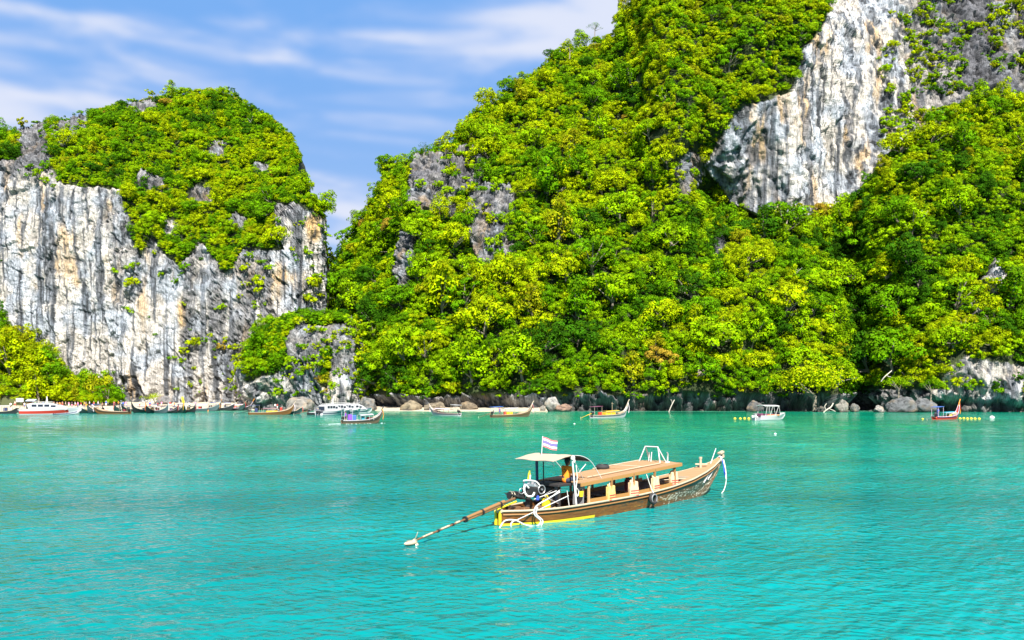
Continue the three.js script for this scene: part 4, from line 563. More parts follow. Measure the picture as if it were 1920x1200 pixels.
{ // sits on the helm platform with his back to us, facing the bow, hands on his knees
  const p = thing('person', 'person in an orange shirt and dark shorts sitting on the helm platform under the canopy', 'person'); p.position.copy(world(3.42, 1.265, .34)); p.rotation.y = TH - .12;
  const hip = [0, .12, 0], chest = [.03, .44, 0], neck = [.05, .60, 0], head = [.10, .75, 0];
  const arms = [], hands = []; for (const s of [1, -1]) { const sh = [.03, .545, s * .19], el = [.13, .29, s * .265], wr = [.37, .22, s * .20]; arms.push([sh, el, .052, .041], [el, wr, .04, .027]);
    const palm = [wr[0] + .055, wr[1] - .012, wr[2] - s * .005]; hands.push([wr, palm, .026, .03]); for (let f = 0; f < 4; f++) { const o = (f - 1.5) * .021, len = [.034, .04, .037, .028][f], a = [palm[0] + .02, palm[1], palm[2] + o], b = [a[0] + len, a[1] - .006, a[2] + o * .15], c = [b[0] + len * .62, b[1] - .026, b[2]], d = [c[0] + len * .2, c[1] - .024, c[2]]; hands.push([a, b, .0095, .009], [b, c, .009, .0082], [c, d, .0082, .007]); } const ta = [wr[0] + .03, wr[1] - .005, wr[2] - s * .024], tb = [ta[0] + .035, ta[1] - .006, ta[2] - s * .024], tc = [tb[0] + .03, tb[1] - .014, tb[2] - s * .003]; hands.push([ta, tb, .013, .0105], [tb, tc, .0105, .008]); }
  const legs = []; for (const s of [1, -1]) { const kn = [.42, .17, s * .17], an = [.52, -.22 + .28, s * .14]; legs.push([[.02, .1, s * .09], kn, .092, .06], [kn, [.40, .07, s * .1], .056, .045], [[.40, .07, s * .1], [.52, .05, s * .1], .04, .03]); }
  const torso = [[hip, [.01, .25, 0], .135, .125], [[.01, .25, .05], [.03, .47, .085], .105, .105], [[.01, .25, -.05], [.03, .47, -.085], .105, .105], [[.03, .53, -.15], [.03, .53, .15], .068, .068], [[.04, .56, 0], neck, .07, .052]];
  const skull = [[[.075, .79, 0], [.1, .765, 0], .092, .088], [[.105, .72, 0], [.155, .665, 0], .07, .036], [neck, [.085, .70, 0], .052, .056], [[.19, .735, 0], [.208, .705, 0], .011, .016], [[.165, .685, -.014], [.165, .685, .014], .02, .02], [[.085, .735, .088], [.085, .715, .086], .018, .014], [[.085, .735, -.088], [.085, .715, -.086], .018, .014], [[.165, .755, .035], [.165, .755, -.035], .02, .02]];
  obj('body', [fleshGeo([...torso.slice(0, 4), ...legs, ...arms], .014, .03), fleshGeo(skull, .006, .018), fleshGeo(hands, .005, .006)], M.skin, p);
  const shirt = fleshGeo([...torso.map(([a, b, r, q]) => [a, b, r + .016, q + .014]).slice(0, 4), ...[1, -1].map(s => [[.03, .545, s * .19], [.09, .40, s * .235], .068, .066])], .013, .035), sc = new Float32Array(shirt.attributes.position.count * 3); for (let i = 0; i < sc.length / 3; i++) { const y = shirt.attributes.position.getY(i), z = shirt.attributes.position.getZ(i), x = shirt.attributes.position.getX(i); const ring = Math.hypot((y - .44) / .055, z / .10), pr = x < .0 && ring < 1.0 && ring > .72; sc.set(pr ? [.10, .02, .01] : [.95, .24, .01], i * 3); } shirt.setAttribute('color', new THREE.BufferAttribute(sc, 3)); obj('shirt', shirt, new THREE.MeshStandardMaterial({ vertexColors: true, roughness: .9 }), p);
  obj('shorts', fleshGeo([[hip, [0, .2, 0], .15, .14], ...[1, -1].map(s => [[.02, .11, s * .09], [.30, .155, s * .15], .108, .088])], .014, .03), M.shorts, p);
  const hg = fleshGeo([[[.055, .80, 0], [.09, .815, 0], .098, .088], [[.03, .76, 0], [.035, .69, 0], .075, .055]], .01, .03); obj('hair', hg, M.hair, p);
  for (const s of [1, -1]) obj('eye', ball(.012, .176, .742, s * .033, .6, .7, 1, 8), M.black, p);
}
// ---------- boats across the bay ----------
const depthAt = row => F * EYE / (row - HY);
function moor(o, px, row, turn) { const d = depthAt(row); o.position.set(X(px, d), 0, -d); o.rotation.y = turn; return o; }
const hueMat = (r, g, b, k = .55) => std(r, g, b, k);
const H = { greyWhite: hueMat(.38, .38, .40), worn: hueMat(.13, .09, .055), brown: hueMat(.16, .07, .018), darkGreen: hueMat(.02, .045, .045), black: hueMat(.02, .022, .025), red: hueMat(.42, .03, .015), slate: hueMat(.06, .09, .10), pink: hueMat(.55, .42, .50), mustard: hueMat(.62, .36, .01), plum: hueMat(.16, .05, .10), teal: hueMat(.02, .24, .32), cream: hueMat(.34, .28, .20), orange: hueMat(.62, .22, .02), navy: hueMat(.02, .03, .10), blueTarp: hueMat(.05, .12, .42), glass: std(.02, .025, .04, .08), gel: std(.50, .50, .52, .25), deck: hueMat(.45, .30, .18) };
const LT = (L, ph, w = 1) => [[0, .55 * w, .45 * w, .55, -.15], [.12, .72 * w, .6 * w, .50, -.2], [.35, .84 * w, .72 * w, .52, -.25], [.6, .82 * w, .66 * w, .62, -.25], [.8, .58 * w, .38 * w, .9, -.2], [.92, .28 * w, .12 * w, 1.35, .15], [1, .09 * w, .04 * w, ph * .8, ph * .55]].map(([t, ...r]) => [t * L, ...r]);
function longtail(label, o) {
  const { L = 9, prow = 2.6, hull = H.worn, trim = H.cream, roof, canopy, inside = H.deck, shaft = true, ribbons = [], cargo = [], w = 1, poles = false } = o;
  const b = thing('longtail_boat', label, 'longtail boat', 'longtail boats moored in the bay'); moor(b, o.px, o.row, o.turn); const st = LT(L, prow, w);
  obj('hull', hullGeo(st, .12, 26, 7), hull, b);
  obj('gunwale', [rail(st, .05, 0, L * .985, 0, .0, 1, 16), rail(st, .05, 0, L * .985, 0, .0, -1, 16)], trim, b);
  if (o.stripe) obj('stripe', [1, -1].map(s => { const pts = []; for (let i = 0; i <= 14; i++) { const q = hullAt(st, L * .96 * i / 14), y = lerp(q[3], Math.max(q[4], 0), .32); pts.push([q[0], y, s * (sideZ(q, y) + .01)]); } return tube(pts, .05, 16, 5); }), o.stripe, b);
  obj('prow_post', [tube([[L * .97, prow * .66, 0], [L * 1.0, prow * .85, 0], [L * 1.035, prow, 0]], .085, 6, 6), bx(.12, .2, .16, L * 1.038, prow + .05, 0, 0, 0, -.3)], o.prowMat ?? trim, b);
  obj('deck', [slab([[L * .68, .74, -.62 * w], [L * .68, .74, .62 * w], [L * .9, 1.2, .2 * w], [L * .9, 1.2, -.2 * w]], .05), slab([[.1, .42, -.5 * w], [.1, .42, .5 * w], [L * .2, .40, .62 * w], [L * .2, .40, -.62 * w]], .04)], inside, b);
  for (const t of [.3, .42, .54]) obj('thwart', bx(.3, .05, 1.5 * w, L * t, .46, 0), inside, b);
  if (roof) { const x0 = L * (o.r0 ?? .26), x1 = L * (o.r1 ?? .66), y = o.ry ?? 1.5, hw = .78 * w; const arch = []; for (let k = 0; k < 6; k++) { const a = -1 + k / 3, c = -1 + (k + 1) / 3, f = q => y + .12 * (1 - q * q); arch.push(slab([[x0, f(a), a * hw], [x0, f(c), c * hw], [x1, f(c) + .12, c * hw], [x1, f(a) + .12, a * hw]], .05)); } const r = obj('roof', arch, roof, b); obj('roof_edge', [rod([x0, y - .02, hw], [x1, y + .1, hw], .035), rod([x0, y - .02, -hw], [x1, y + .1, -hw], .035)], o.roofTrim ?? trim, r); for (const s of [1, -1]) for (let k = 0; k < 4; k++) { const x = lerp(x0, x1, k / 3); obj('post', rod([x, .5, s * hw * .96], [x, y + .05, s * hw * .96], .03), trim, b); } }
  if (canopy) { const c = obj('stern_canopy', [slab([[.05, o.cy ?? 2.05, -.7], [.05, o.cy ?? 2.05, .7], [L * .24, (o.cy ?? 2.05) + .1, .7], [L * .24, (o.cy ?? 2.05) + .1, -.7]], .06)], canopy, b); for (const [x, z] of [[.2, .6], [.2, -.6], [L * .22, .6], [L * .22, -.6]]) obj('canopy_pole', rod([x, .45, z], [x, (o.cy ?? 2.05) + .04, z], .028), o.poleMat ?? trim, b); }
  if (poles) obj('mast', [rod([L * .56, .6, 0], [L * .56, 2.9, 0], .03), rod([L * .54, 2.6, 0], [L * .58, 2.6, .3], .02)], M.pale, b);
  const en = obj('engine', [bx(.7, .34, .36, .35, .95, 0), bx(.3, .3, .44, .1, .82, 0), cyl(.1, .3, .5, 1.2, 0), rod([.3, .3, 0], [.3, .8, 0], .06)], M.black, b); obj('engine_head', [bx(.4, .1, .2, .35, 1.15, .02), cyl(.12, .05, .6, 1.02, .2, 1.57)], M.steel, en);
  if (shaft) { const e = [-3.1, .06, o.sz ?? .4]; const s = obj('tail_shaft', [rod([.1, .85, 0], [-1.4, .52, (o.sz ?? .4) * .45], .065), rod([-1.3, .54, (o.sz ?? .4) * .42], e, .04, .03)], o.shaftMat ?? M.brown, b); obj('propeller', [0, 1, 2].map(i => { const g = ball(.13, 0, .12, 0, .4, 1, .2, 7); g.rotateX(i * 2.09); return g.translate(...e); }), M.bronze, s); }
  ribbons.forEach((m, i) => obj('ribbon', [place(new THREE.TorusGeometry(.12, .05, 6, 12), L * 1.0 - i * .05, prow * .82 - i * .14, 0, 0, 1.57, .5), tube([[L * 1.0 + .08, prow * .8 - i * .1, .06], [L * 1.02 + .06, prow * .5, .12], [L * 1.0 + .1, prow * .28 - i * .1, .1]], .055, 8, 5)], m, b));
  cargo.forEach(([m, x, z, a, h, c]) => obj('cargo', bx(a, h, c, L * x, .5 + h / 2, z), m, b));
  return b;
}
function speedboat(label, o) {
  const { L = 9, cabin = true } = o, b = thing('speedboat', label, 'speedboat', 'white speedboats'); moor(b, o.px, o.row, o.turn);
  const st = [[0, .50, .44, .40, -.12], [.2, .54, .46, .40, -.12], [.5, .54, .42, .44, -.12], [.75, .42, .24, .52, -.1], [.92, .18, .05, .60, .05], [1, .03, .02, .64, .35]].map(([t, a, c, y, k]) => [t * L, a * o.w, c * o.w, y * o.h, k * o.h]);
  obj('hull', hullGeo(st, .2 * o.h, 28, 8), H.gel, b);
  const band = (v0, v1, x0, x1, m, nm) => { for (const s of [1, -1]) { const pos = [], idx = []; const o0 = pos.length / 3; for (let i = 0; i <= 24; i++) { const q = hullAt(st, lerp(x0, x1, i / 24) * L); for (const v of [v0, v1]) { const p = outer(q, v); pos.push(q[0], p[0], s * (p[1] + .012)); } } for (let i = 0; i < 24; i++) { const a = o0 + i * 2; s > 0 ? idx.push(a, a + 1, a + 2, a + 2, a + 1, a + 3) : idx.push(a, a + 2, a + 1, a + 2, a + 3, a + 1); } const g = new THREE.BufferGeometry(); g.setAttribute('position', new THREE.Float32BufferAttribute(pos, 3)); g.setIndex(idx); g.computeVertexNormals(); obj(nm, g, m, b); } };
  if (!o.band && cabin) band(.3, .42, 0, .85, H.navy, 'hull_stripe');
  if (o.band) { band(.18, .58, 0, .8, o.band, 'hull_band'); band(.58, .7, .55, .93, H.navy, 'hull_flash'); }
  obj('rub_rail', [rail(st, .04, 0, L * .98, 0, 0, 1, 16), rail(st, .04, 0, L * .98, 0, 0, -1, 16)], o.rail ?? M.white, b);
  obj('foredeck', slab([[L * .62, st[2][3] + .05, -st[3][1] * .95], [L * .62, st[2][3] + .05, st[3][1] * .95], [L * .97, st[5][3], .06], [L * .97, st[5][3], -.06]], .06), H.gel, b);
  const y0 = .42 * o.h;
  if (cabin) {
    const hw = .42 * o.w, prof = [[.16, 0], [.12, .62], [.2, .78], [.5, .8], [.66, .5], [.76, .12], [.78, 0]].map(([t, y]) => new THREE.Vector2(t * L, y * 1.7 * (o.ch ?? 1))), s = new THREE.Shape(prof), g = new THREE.ExtrudeGeometry(s, { depth: hw * 1.7, bevelEnabled: true, bevelSize: .07, bevelThickness: .14, bevelSegments: 2 }); g.translate(0, y0, -hw * .85); const cb = obj('cabin', g, H.gel, b);
    for (const sd of [1, -1]) for (let k = 0; k < 4; k++) { const x = L * (.2 + k * .105), hgt = (.52 - (k > 2 ? .1 : 0)) * (o.ch ?? 1), yy = y0 + .85 * (o.ch ?? 1) - (k > 2 ? .12 : 0), z = sd * (hw * .85 + .15); obj('window', slab([[x, yy + hgt / 2, z], [x + L * .085, yy + hgt / 2, z], [x + L * .085, yy + hgt / 2, z + .012], [x, yy + hgt / 2, z + .012]], hgt), H.glass, cb); }
    obj('windscreen', slab([[L * .545, y0 + 1.32 * (o.ch ?? 1), -hw * .8], [L * .545, y0 + 1.32 * (o.ch ?? 1), hw * .8], [L * .64, y0 + 1.0 * (o.ch ?? 1), hw * .8], [L * .64, y0 + 1.0 * (o.ch ?? 1), -hw * .8]], .05), H.glass, cb);
    obj('cockpit_shade_panel', slab([[L * .12 - .17, y0 + 1.0 * (o.ch ?? 1), -hw * .75], [L * .12 - .17, y0 + 1.0 * (o.ch ?? 1), hw * .75], [L * .12 - .13, y0 + 1.0 * (o.ch ?? 1), hw * .75], [L * .12 - .13, y0 + 1.0 * (o.ch ?? 1), -hw * .75]], .85 * (o.ch ?? 1)), H.glass, cb);  // dark panel standing in for the shade inside the cockpit opening
    obj('roof_rack', [rod([L * .2, y0 + 1.62 * (o.ch ?? 1), hw * .6], [L * .5, y0 + 1.64 * (o.ch ?? 1), hw * .6], .03), rod([L * .2, y0 + 1.62 * (o.ch ?? 1), -hw * .6], [L * .5, y0 + 1.64 * (o.ch ?? 1), -hw * .6], .03)], M.white, cb);
  } else {
    const hw = .46 * o.w, ar = []; for (let k = 0; k < 6; k++) { const a = -1 + k / 3, c = a + 1 / 3, f = q => y0 + 1.65 + .14 * (1 - q * q); ar.push(slab([[L * .15, f(a), a * hw], [L * .15, f(c), c * hw], [L * .66, f(c) - .04, c * hw], [L * .66, f(a) - .04, a * hw]], .07)); } const t = obj('canopy', ar, M.white, b);
    for (const sd of [1, -1]) for (const [x0, x1] of [[.18, .24], [.34, .30], [.34, .44], [.52, .46], [.52, .64], [.7, .64]]) obj('canopy_frame', rod([L * x0, y0, sd * hw * .95], [L * x1, y0 + 1.66, sd * hw * .95], .028), M.white, t);
    obj('seat', [bx(L * .3, .35, .5, L * .35, y0 + .1, .5), bx(L * .3, .35, .5, L * .35, y0 + .1, -.5), bx(.5, .5, 1.2, L * .12, y0 + .1, 0)], H.plum, b); obj('side_cushion', [bx(L * .42, .16, .08, L * .42, y0 + .06, hw * 1.12), bx(L * .42, .16, .08, L * .42, y0 + .06, -hw * 1.12)], H.orange, b); obj('windscreen', [slab([[L * .66, y0 + .62, -hw * .8], [L * .66, y0 + .62, hw * .8], [L * .74, y0 + .1, hw * .8], [L * .74, y0 + .1, -hw * .8]], .03)], H.glass, b);
  }
  for (const z of o.motors ?? [-.35, .35]) { const m = obj('outboard_motor', [bx(.45, .6, .38, -.25, .75, z), bx(.18, .8, .16, -.2, .2, z)], o.motorMat ?? H.black, b); obj('cowl', bx(.5, .25, .42, -.25, 1.05, z), M.grey, m); }
  return b;
}
const PI = Math.PI;
// moored in front of the mountain
longtail('white hulled longtail with mauve roof and bow to the left, off the thin sand strip', { px: 862, row: 780, L: 8.6, turn: PI - .72, prow: 2.3, hull: H.greyWhite, stripe: H.plum, trim: H.cream, roof: H.pink, r0: .3, r1: .78, ry: 1.3, canopy: H.greyWhite, cy: 2.2, shaft: false, ribbons: [M.pinkwhite], inside: H.plum });
longtail('brown longtail with pale railed roof, blue stern cover and its shaft trailing left', { px: 921, row: 783, L: 9.6, turn: .62, prow: 3.0, hull: H.worn, trim: H.cream, roof: H.greyWhite, r0: .28, r1: .62, ry: 1.6, canopy: H.blueTarp, cy: 2.0, stripe: H.brown, ribbons: [M.pinkwhite, H.red], cargo: [[H.mustard, .4, .1, 1.6, .5, .9], [H.red, .3, .4, .5, .6, .4]] });
longtail('white hulled longtail with mustard tarpaulin, dark red stern roof and tall prow', { px: 1109, row: 784, L: 9.6, turn: .68, prow: 3.3, hull: H.greyWhite, trim: H.cream, roof: H.mustard, r0: .34, r1: .7, ry: 1.15, canopy: H.plum, cy: 2.1, stripe: H.black, ribbons: [M.pinkwhite, M.pinkwhite], cargo: [[H.mustard, .45, .1, 2.6, .5, 1.2], [H.red, .2, .3, .7, .6, .5]], poles: true, shaftMat: H.mustard });
longtail('red and black hulled longtail with teal roof and tall orange prow, far right', { px: 1752, row: 787, L: 8.2, turn: .62, prow: 3.4, hull: H.red, trim: H.pink, roof: H.teal, r0: .3, r1: .72, ry: 1.15, canopy: H.blueTarp, cy: 2.2, stripe: H.navy, prowMat: H.orange, ribbons: [H.orange, H.red], cargo: [[H.navy, .1, 0, .6, .9, .6], [H.mustard, .55, .3, .8, .4, .5]], shaftMat: H.slate });
const moving = longtail('dark longtail under way past the white speedboats, with dark ribboned prow', { px: 641, row: 795, L: 6.4, turn: .55, prow: 2.5, hull: H.worn, trim: H.greyWhite, roof: H.greyWhite, r0: .42, r1: .74, ry: 1.25, canopy: H.greyWhite, cy: 2.3, prowMat: H.black, stripe: H.black, ribbons: [H.mustard, H.black, H.red], cargo: [[M.purple, .18, .2, .6, .9, .5], [H.blueTarp, .3, -.1, .6, .8, .5], [H.teal, .5, .2, .5, .6, .5], [H.red, .66, 0, .5, .5, .6]], shaft: false });
longtail('longtail with maroon roof and long black shaft beside the undercut knoll', { px: 466, row: 778, L: 9.6, turn: .5, prow: 2.7, hull: H.brown, trim: H.cream, roof: H.plum, r0: .3, r1: .62, ry: 1.25, canopy: H.navy, cy: 2.0, ribbons: [M.pinkwhite], cargo: [[H.mustard, .5, .3, 2.4, .35, .5], [H.navy, .16, .2, .6, .9, .6]], shaftMat: M.black, sz: .2 });
longtail('short dark longtail moored against the maroon roofed one, bow to the right', { px: 517, row: 777, L: 5.6, turn: .35, prow: 1.8, hull: H.darkGreen, trim: H.cream, roof: H.plum, r0: .36, r1: .6, ry: 1.0, ribbons: [H.red], shaft: false, cargo: [[H.red, .2, .1, .5, 1.0, .4]] });
longtail('dark longtail with tall white prow moored left of the speedboats', { px: 577, row: 778, L: 5.6, turn: .6, prow: 3.6, hull: H.black, trim: H.greyWhite, roof: H.cream, r0: .34, r1: .62, ry: 1.2, prowMat: M.white, shaft: true, cargo: [[M.purple, .4, .1, .6, .8, .5]], ribbons: [M.white], sz: .1 });
longtail('varnished brown longtail with its bow to the left, in front of the beach crowd', { px: 243, row: 776, L: 9.6, turn: PI - .28, prow: 1.9, hull: H.brown, trim: H.cream, prowMat: M.pinkwhite, stripe: H.black, canopy: H.navy, cy: 1.8, shaft: false, ribbons: [M.pinkwhite, M.white], cargo: [[M.maroon, .15, .2, .6, .6, .5]] });
longtail('dark longtail with blue and white gear cut by the left frame edge', { px: -14, row: 776, L: 5.4, turn: .2, prow: 1.5, hull: H.black, trim: H.cream, roof: H.greyWhite, ry: 1.7, r0: .1, r1: .7, canopy: H.blueTarp, shaft: false, cargo: [[H.navy, .5, .2, .8, .9, .5], [M.white, .7, .1, .5, .9, .5]] });
// hauled up bow first along the beach
const rowBoats = [[151, 775, -1.75, H.darkGreen, H.greyWhite, [], 'dark green longtail seen bow on, left of the varnished brown longtail'], [163, 775.5, -1.55, H.slate, H.cream, [H.mustard], 'slate longtail seen bow on, touching the brown longtail prow'], [252, 774.5, -1.7, H.black, H.slate, [], 'black longtail beached just right of the brown longtail'], [272, 775, -1.5, H.black, H.cream, [H.orange, H.red], 'black longtail with orange ribbons on its prow, on the beach'], [291, 775, -.75, H.slate, H.greyWhite, [M.white], 'slate blue longtail with pale bow stripes, on the beach'], [312, 775, -.95, H.black, H.pink, [H.red], 'black longtail with tall dark red prow post, on the beach'], [331, 774.5, -1.1, H.darkGreen, H.greyWhite, [H.mustard], 'dark longtail with yellow ribbon hanging from its prow'], [347, 774, -.9, H.black, H.cream, [M.pinkwhite, H.red], 'black longtail with pink and white ribbons, on the beach'], [378, 771.5, -.3, H.slate, H.greyWhite, [H.orange], 'teal grey longtail lying broadside at the right end of the row'], [398, 770.5, -.9, H.black, H.cream, [], 'small dark longtail beyond the broadside one'], [412, 770, -.4, H.black, H.greyWhite, [], 'low dark longtail on the far sand below the ochre rock'], [428, 769.8, -.3, H.darkGreen, H.cream, [H.red], 'dark longtail with red ribbon on the far sand'], [449, 769.6, .2, H.black, H.pink, [], 'dark longtail on the far sand nearest the undercut cave'], [206, 773, -1.3, H.slate, H.cream, [H.red], 'slate longtail behind the brown longtail, bow to the water'], [224, 772.5, -1.45, H.black, H.greyWhite, [M.white], 'black longtail behind the stern of the brown longtail']];
rowBoats.forEach(([px, row, turn, hull, trim, ribbons, label], i) => { const b = longtail(label, { px, row, L: 7.5 + (i % 3), turn, prow: 2.0 + (i * 7 % 5) * .22, hull, trim, prowMat: i === 5 ? H.plum : i % 3 ? trim : H.orange, ribbons, roof: i % 2 ? H.greyWhite : H.pink, ry: 1.35, canopy: i % 3 === 0 ? H.blueTarp : null, cy: 1.9, shaft: false, stripe: i % 4 === 1 ? H.greyWhite : null, cargo: [[[H.red, H.blueTarp, M.white, H.mustard][i % 4], .4, .1, .8, .6, .6]], w: i > 8 ? .8 : 1 }); const D = b.position.z, L = 7.5 + (i % 3); b.position.x -= Math.cos(turn) * L * .5; b.position.z -= -Math.sin(turn) * L * .98; b.position.y = row < 772 ? .15 : .05; });
// speedboats
speedboat('long white speedboat with a broad red band along its hull, by the beach', { px: 40, row: 777.5, L: 12, turn: .18, w: 3.0, h: 2.6, band: H.red, motors: [-.6, 0, .6] });
speedboat('white cabin speedboat at the left end of the moored cluster', { px: 598, row: 779, L: 7.2, turn: .98, w: 2.5, h: 2.1, ch: .95 });
speedboat('white cabin speedboat second in the moored cluster', { px: 612, row: 778.2, L: 7.6, turn: .95, w: 2.5, h: 2.1, ch: 1 });
speedboat('white cabin speedboat third in the moored cluster, behind the moving longtail', { px: 627, row: 777.6, L: 7.4, turn: .9, w: 2.5, h: 2.1, ch: 1 });
speedboat('white cabin speedboat at the right end of the moored cluster', { px: 640, row: 776.2, L: 7.4, turn: .6, w: 2.5, h: 2.1, ch: .9, rail: H.navy });
speedboat('small white motorboat with open white canopy and orange trim, moored alone', { px: 1418, row: 788, L: 6.6, turn: .5, w: 2.2, h: 1.9, cabin: false, motors: [0], motorMat: M.white });
{ // wake, buoys
  const foam = std(.75, .78, .78, .9), wk = []; const R = rng(3), q = moving.position; for (let i = 0; i < 40; i++) { const t = R() * R(), s = R() - .5, al = i % 3 ? -.3 - t * 3.2 : 6 * R(), cs = Math.cos(.55), sn = Math.sin(.55); wk.push(ball(.03 + .07 * R() * (1 - t * .6), q.x + al * cs + .8 * sn * (i % 3 ? s : 1), .02, q.z - al * sn + .8 * cs * (i % 3 ? s : 1), 1.8, .3, 1, 6)); } for (let i = 0; i < 5; i++) wk.push(ball(.06 * R() + .04, q.x + 5.4 + R() * .6, .05, q.z - 2.6 + R() * .7, 1.2, .5, 1, 6)); obj('wake', wk, foam).userData = { label: 'white foam wake round the dark longtail under way', category: 'wake', kind: 'stuff' };
  const buoys = (list, name, mat, r, grp, sq = 1) => list.forEach(([px, row, label, sc = 1]) => { const b = thing(name, label, 'buoy', grp), d = depthAt(row); b.position.set(X(px, d), 0, -d); obj('float', ball(r * sc, 0, r * .3 * sc, 0, 1.3 / sq, .9, 1, 12), mat, b); if (sc > .4) obj('eye', place(new THREE.TorusGeometry(r * .3, r * .09, 5, 10), 0, r * 1.2 * sc, 0), M.grey, b); });
  buoys([[1860, 784, 'white ball buoy at far right, beyond the red hulled longtail'], [1453.5, 814, 'small white buoy alone on open water below the white motorboat', .32], [1077, 795, 'small white float left of the mustard covered longtail', .3]], 'ball_buoy', M.white, .36, 'white ball buoys');
  const line = (pts, grp, words) => pts.forEach(([px, row], i) => buoys([[px, row, `yellow float ${['first', 'second', 'third', 'fourth', 'fifth', 'sixth', 'seventh', 'eighth'][i]} from left in the line ${words}`]], 'float_buoy', M.yellow, .2, grp));
  line([[1378, 785.5], [1388, 785.5], [1396, 785], [1404, 785.5]], 'floats beside the white motorboat', 'left of the white motorboat');
  line([[1792, 785], [1800, 785.3], [1807, 785], [1814, 785.4], [1821, 785.2], [1828, 785.6], [1836, 785.8]], 'floats beside the red hulled longtail', 'right of the red hulled longtail');
  buoys([[1730, 786, 'single yellow float left of the red hulled longtail stern', .8]], 'float_buoy', M.yellow, .2, null);
}
// ---------- along the shore: boulders, driftwood, huts, people, lone trees ----------
function onGround(px, d, fallback = 1) { return fallback; }
const boulderMat = new THREE.MeshStandardMaterial({ vertexColors: true, roughness: .95, bumpMap: rockBump, bumpScale: .25 });
function boulder(px, row, wpx, hpx, d, label, seed, tone = [.30, .29, .27], tilt = 0) {
  const g = new THREE.IcosahedronGeometry(1, 5), P = g.attributes.position, c = new Float32Array(P.count * 3), w = wpx / F * d / 2, h = hpx / F * d; const v = V();
  const cuts = [], R = rng(seed * 17 + 3); for (let i = 0; i < 9; i++) cuts.push([V(R() - .5, R() * .9 - .25, R() - .5).normalize(), .62 + R() * .25]);
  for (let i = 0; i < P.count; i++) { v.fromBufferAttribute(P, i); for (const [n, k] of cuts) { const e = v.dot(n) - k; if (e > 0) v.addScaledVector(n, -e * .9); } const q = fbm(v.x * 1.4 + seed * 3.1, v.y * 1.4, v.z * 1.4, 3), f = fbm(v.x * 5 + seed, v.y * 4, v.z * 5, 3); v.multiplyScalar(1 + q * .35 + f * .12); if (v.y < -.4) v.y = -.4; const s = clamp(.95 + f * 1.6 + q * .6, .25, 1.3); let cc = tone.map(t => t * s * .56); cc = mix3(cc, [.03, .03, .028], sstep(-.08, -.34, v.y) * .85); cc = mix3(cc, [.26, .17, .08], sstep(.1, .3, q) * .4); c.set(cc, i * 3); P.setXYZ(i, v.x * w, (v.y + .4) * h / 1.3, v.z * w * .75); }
  const h2 = mergeVertices((g.deleteAttribute('normal'), g.deleteAttribute('uv'), g.setAttribute('color', new THREE.BufferAttribute(c, 3)), g), 1e-3); h2.computeVertexNormals(); const uv = new Float32Array(h2.attributes.position.count * 2); for (let i = 0; i < uv.length / 2; i++) { uv[i * 2] = h2.attributes.position.getX(i) / 5; uv[i * 2 + 1] = h2.attributes.position.getY(i) / 5; } h2.setAttribute('uv', new THREE.BufferAttribute(uv, 2)); if (tilt) h2.rotateZ(tilt);
  const m = shadow(new THREE.Mesh(h2, boulderMat)); m.name = numbered('boulder'); m.position.set(X(px, d), Math.max(-.4, Y(row, d)), -d); scene.add(m); tag(m, label, 'boulder', 'boulders along the shore'); return m;
}
boulder(1040, 768, 30, 26, 222, 'pointed white boulder leaning on the shore right of the brown longtail', 1, [.42, .41, .38], .35);
boulder(1058, 770, 34, 12, 221, 'low reddish boulder at the foot of the white leaning one', 2, [.34, .22, .16]);
boulder(1018, 770, 12, 10, 221, 'pale boulder behind the brown longtail prow', 3, [.36, .33, .28]);
boulder(562, 772, 56, 26, 228, 'big pale boulder with dark hollow between the longtails and the speedboats', 4, [.36, .33, .29], .1);
boulder(1578, 773, 26, 24, 216, 'pale upright boulder beside driftwood right of the overhanging tree', 5, [.34, .32, .28]);
boulder(1602, 772, 18, 16, 217, 'grey boulder just right of the pale upright one', 6, [.22, .22, .21]);
boulder(1648, 773, 26, 12, 213, 'isolated white topped boulder in the water below the ridge', 7, [.40, .39, .36]);
boulder(1415, 771, 34, 22, 219, 'dark grey boulder behind the white motorboat', 8, [.13, .13, .13]);
boulder(1690, 772, 60, 30, 214, 'broad blue grey boulder under the ridge', 12, [.20, .21, .22]);
boulder(1735, 772, 44, 26, 213, 'blue grey boulder left of the red hulled longtail', 13, [.19, .20, .21]);
boulder(770, 770, 40, 20, 232, 'ochre boulder at the left end of the thin sand strip', 14, [.36, .29, .19]);
boulder(815, 769, 44, 16, 230, 'ochre and grey boulder above the white longtail', 15, [.32, .26, .18]);
boulder(880, 768, 36, 16, 230, 'ochre stained boulder between the white and brown longtails', 16, [.28, .22, .15]);
boulder(308, 758, 26, 16, 244, 'grey boulder behind the beached boats right of the lone bright tree', 17, [.26, .25, .25]);
boulder(1540, 772, 22, 10, 217, 'low dark boulder under the overhanging tree', 18, [.12, .12, .11]);
boulder(690, 770, 40, 24, 236, 'grey boulder right of the speedboats at the knoll foot', 19, [.22, .22, .21]);
function driftwood(px, row, d, label, pts, r = .12) { const t = thing('driftwood', label, 'driftwood', 'bleached driftwood on the shore'); t.position.set(X(px, d), Y(row, d), -d); pts.forEach((p, i) => obj(i ? 'branch' : 'trunk', tube(p, r * (i ? .55 : 1), 12, 6), paleBark, t)); }
driftwood(1258, 772, 217, 'thin forked bleached trunk leaning out of the water in mid shore', [[[-.6, -.3, 0], [-.1, 1, 0], [.4, 2.0, -.1], [.9, 2.9, -.3]], [[.3, 1.9, -.1], [.2, 2.6, .1], [-.1, 3.0, .2]]]);
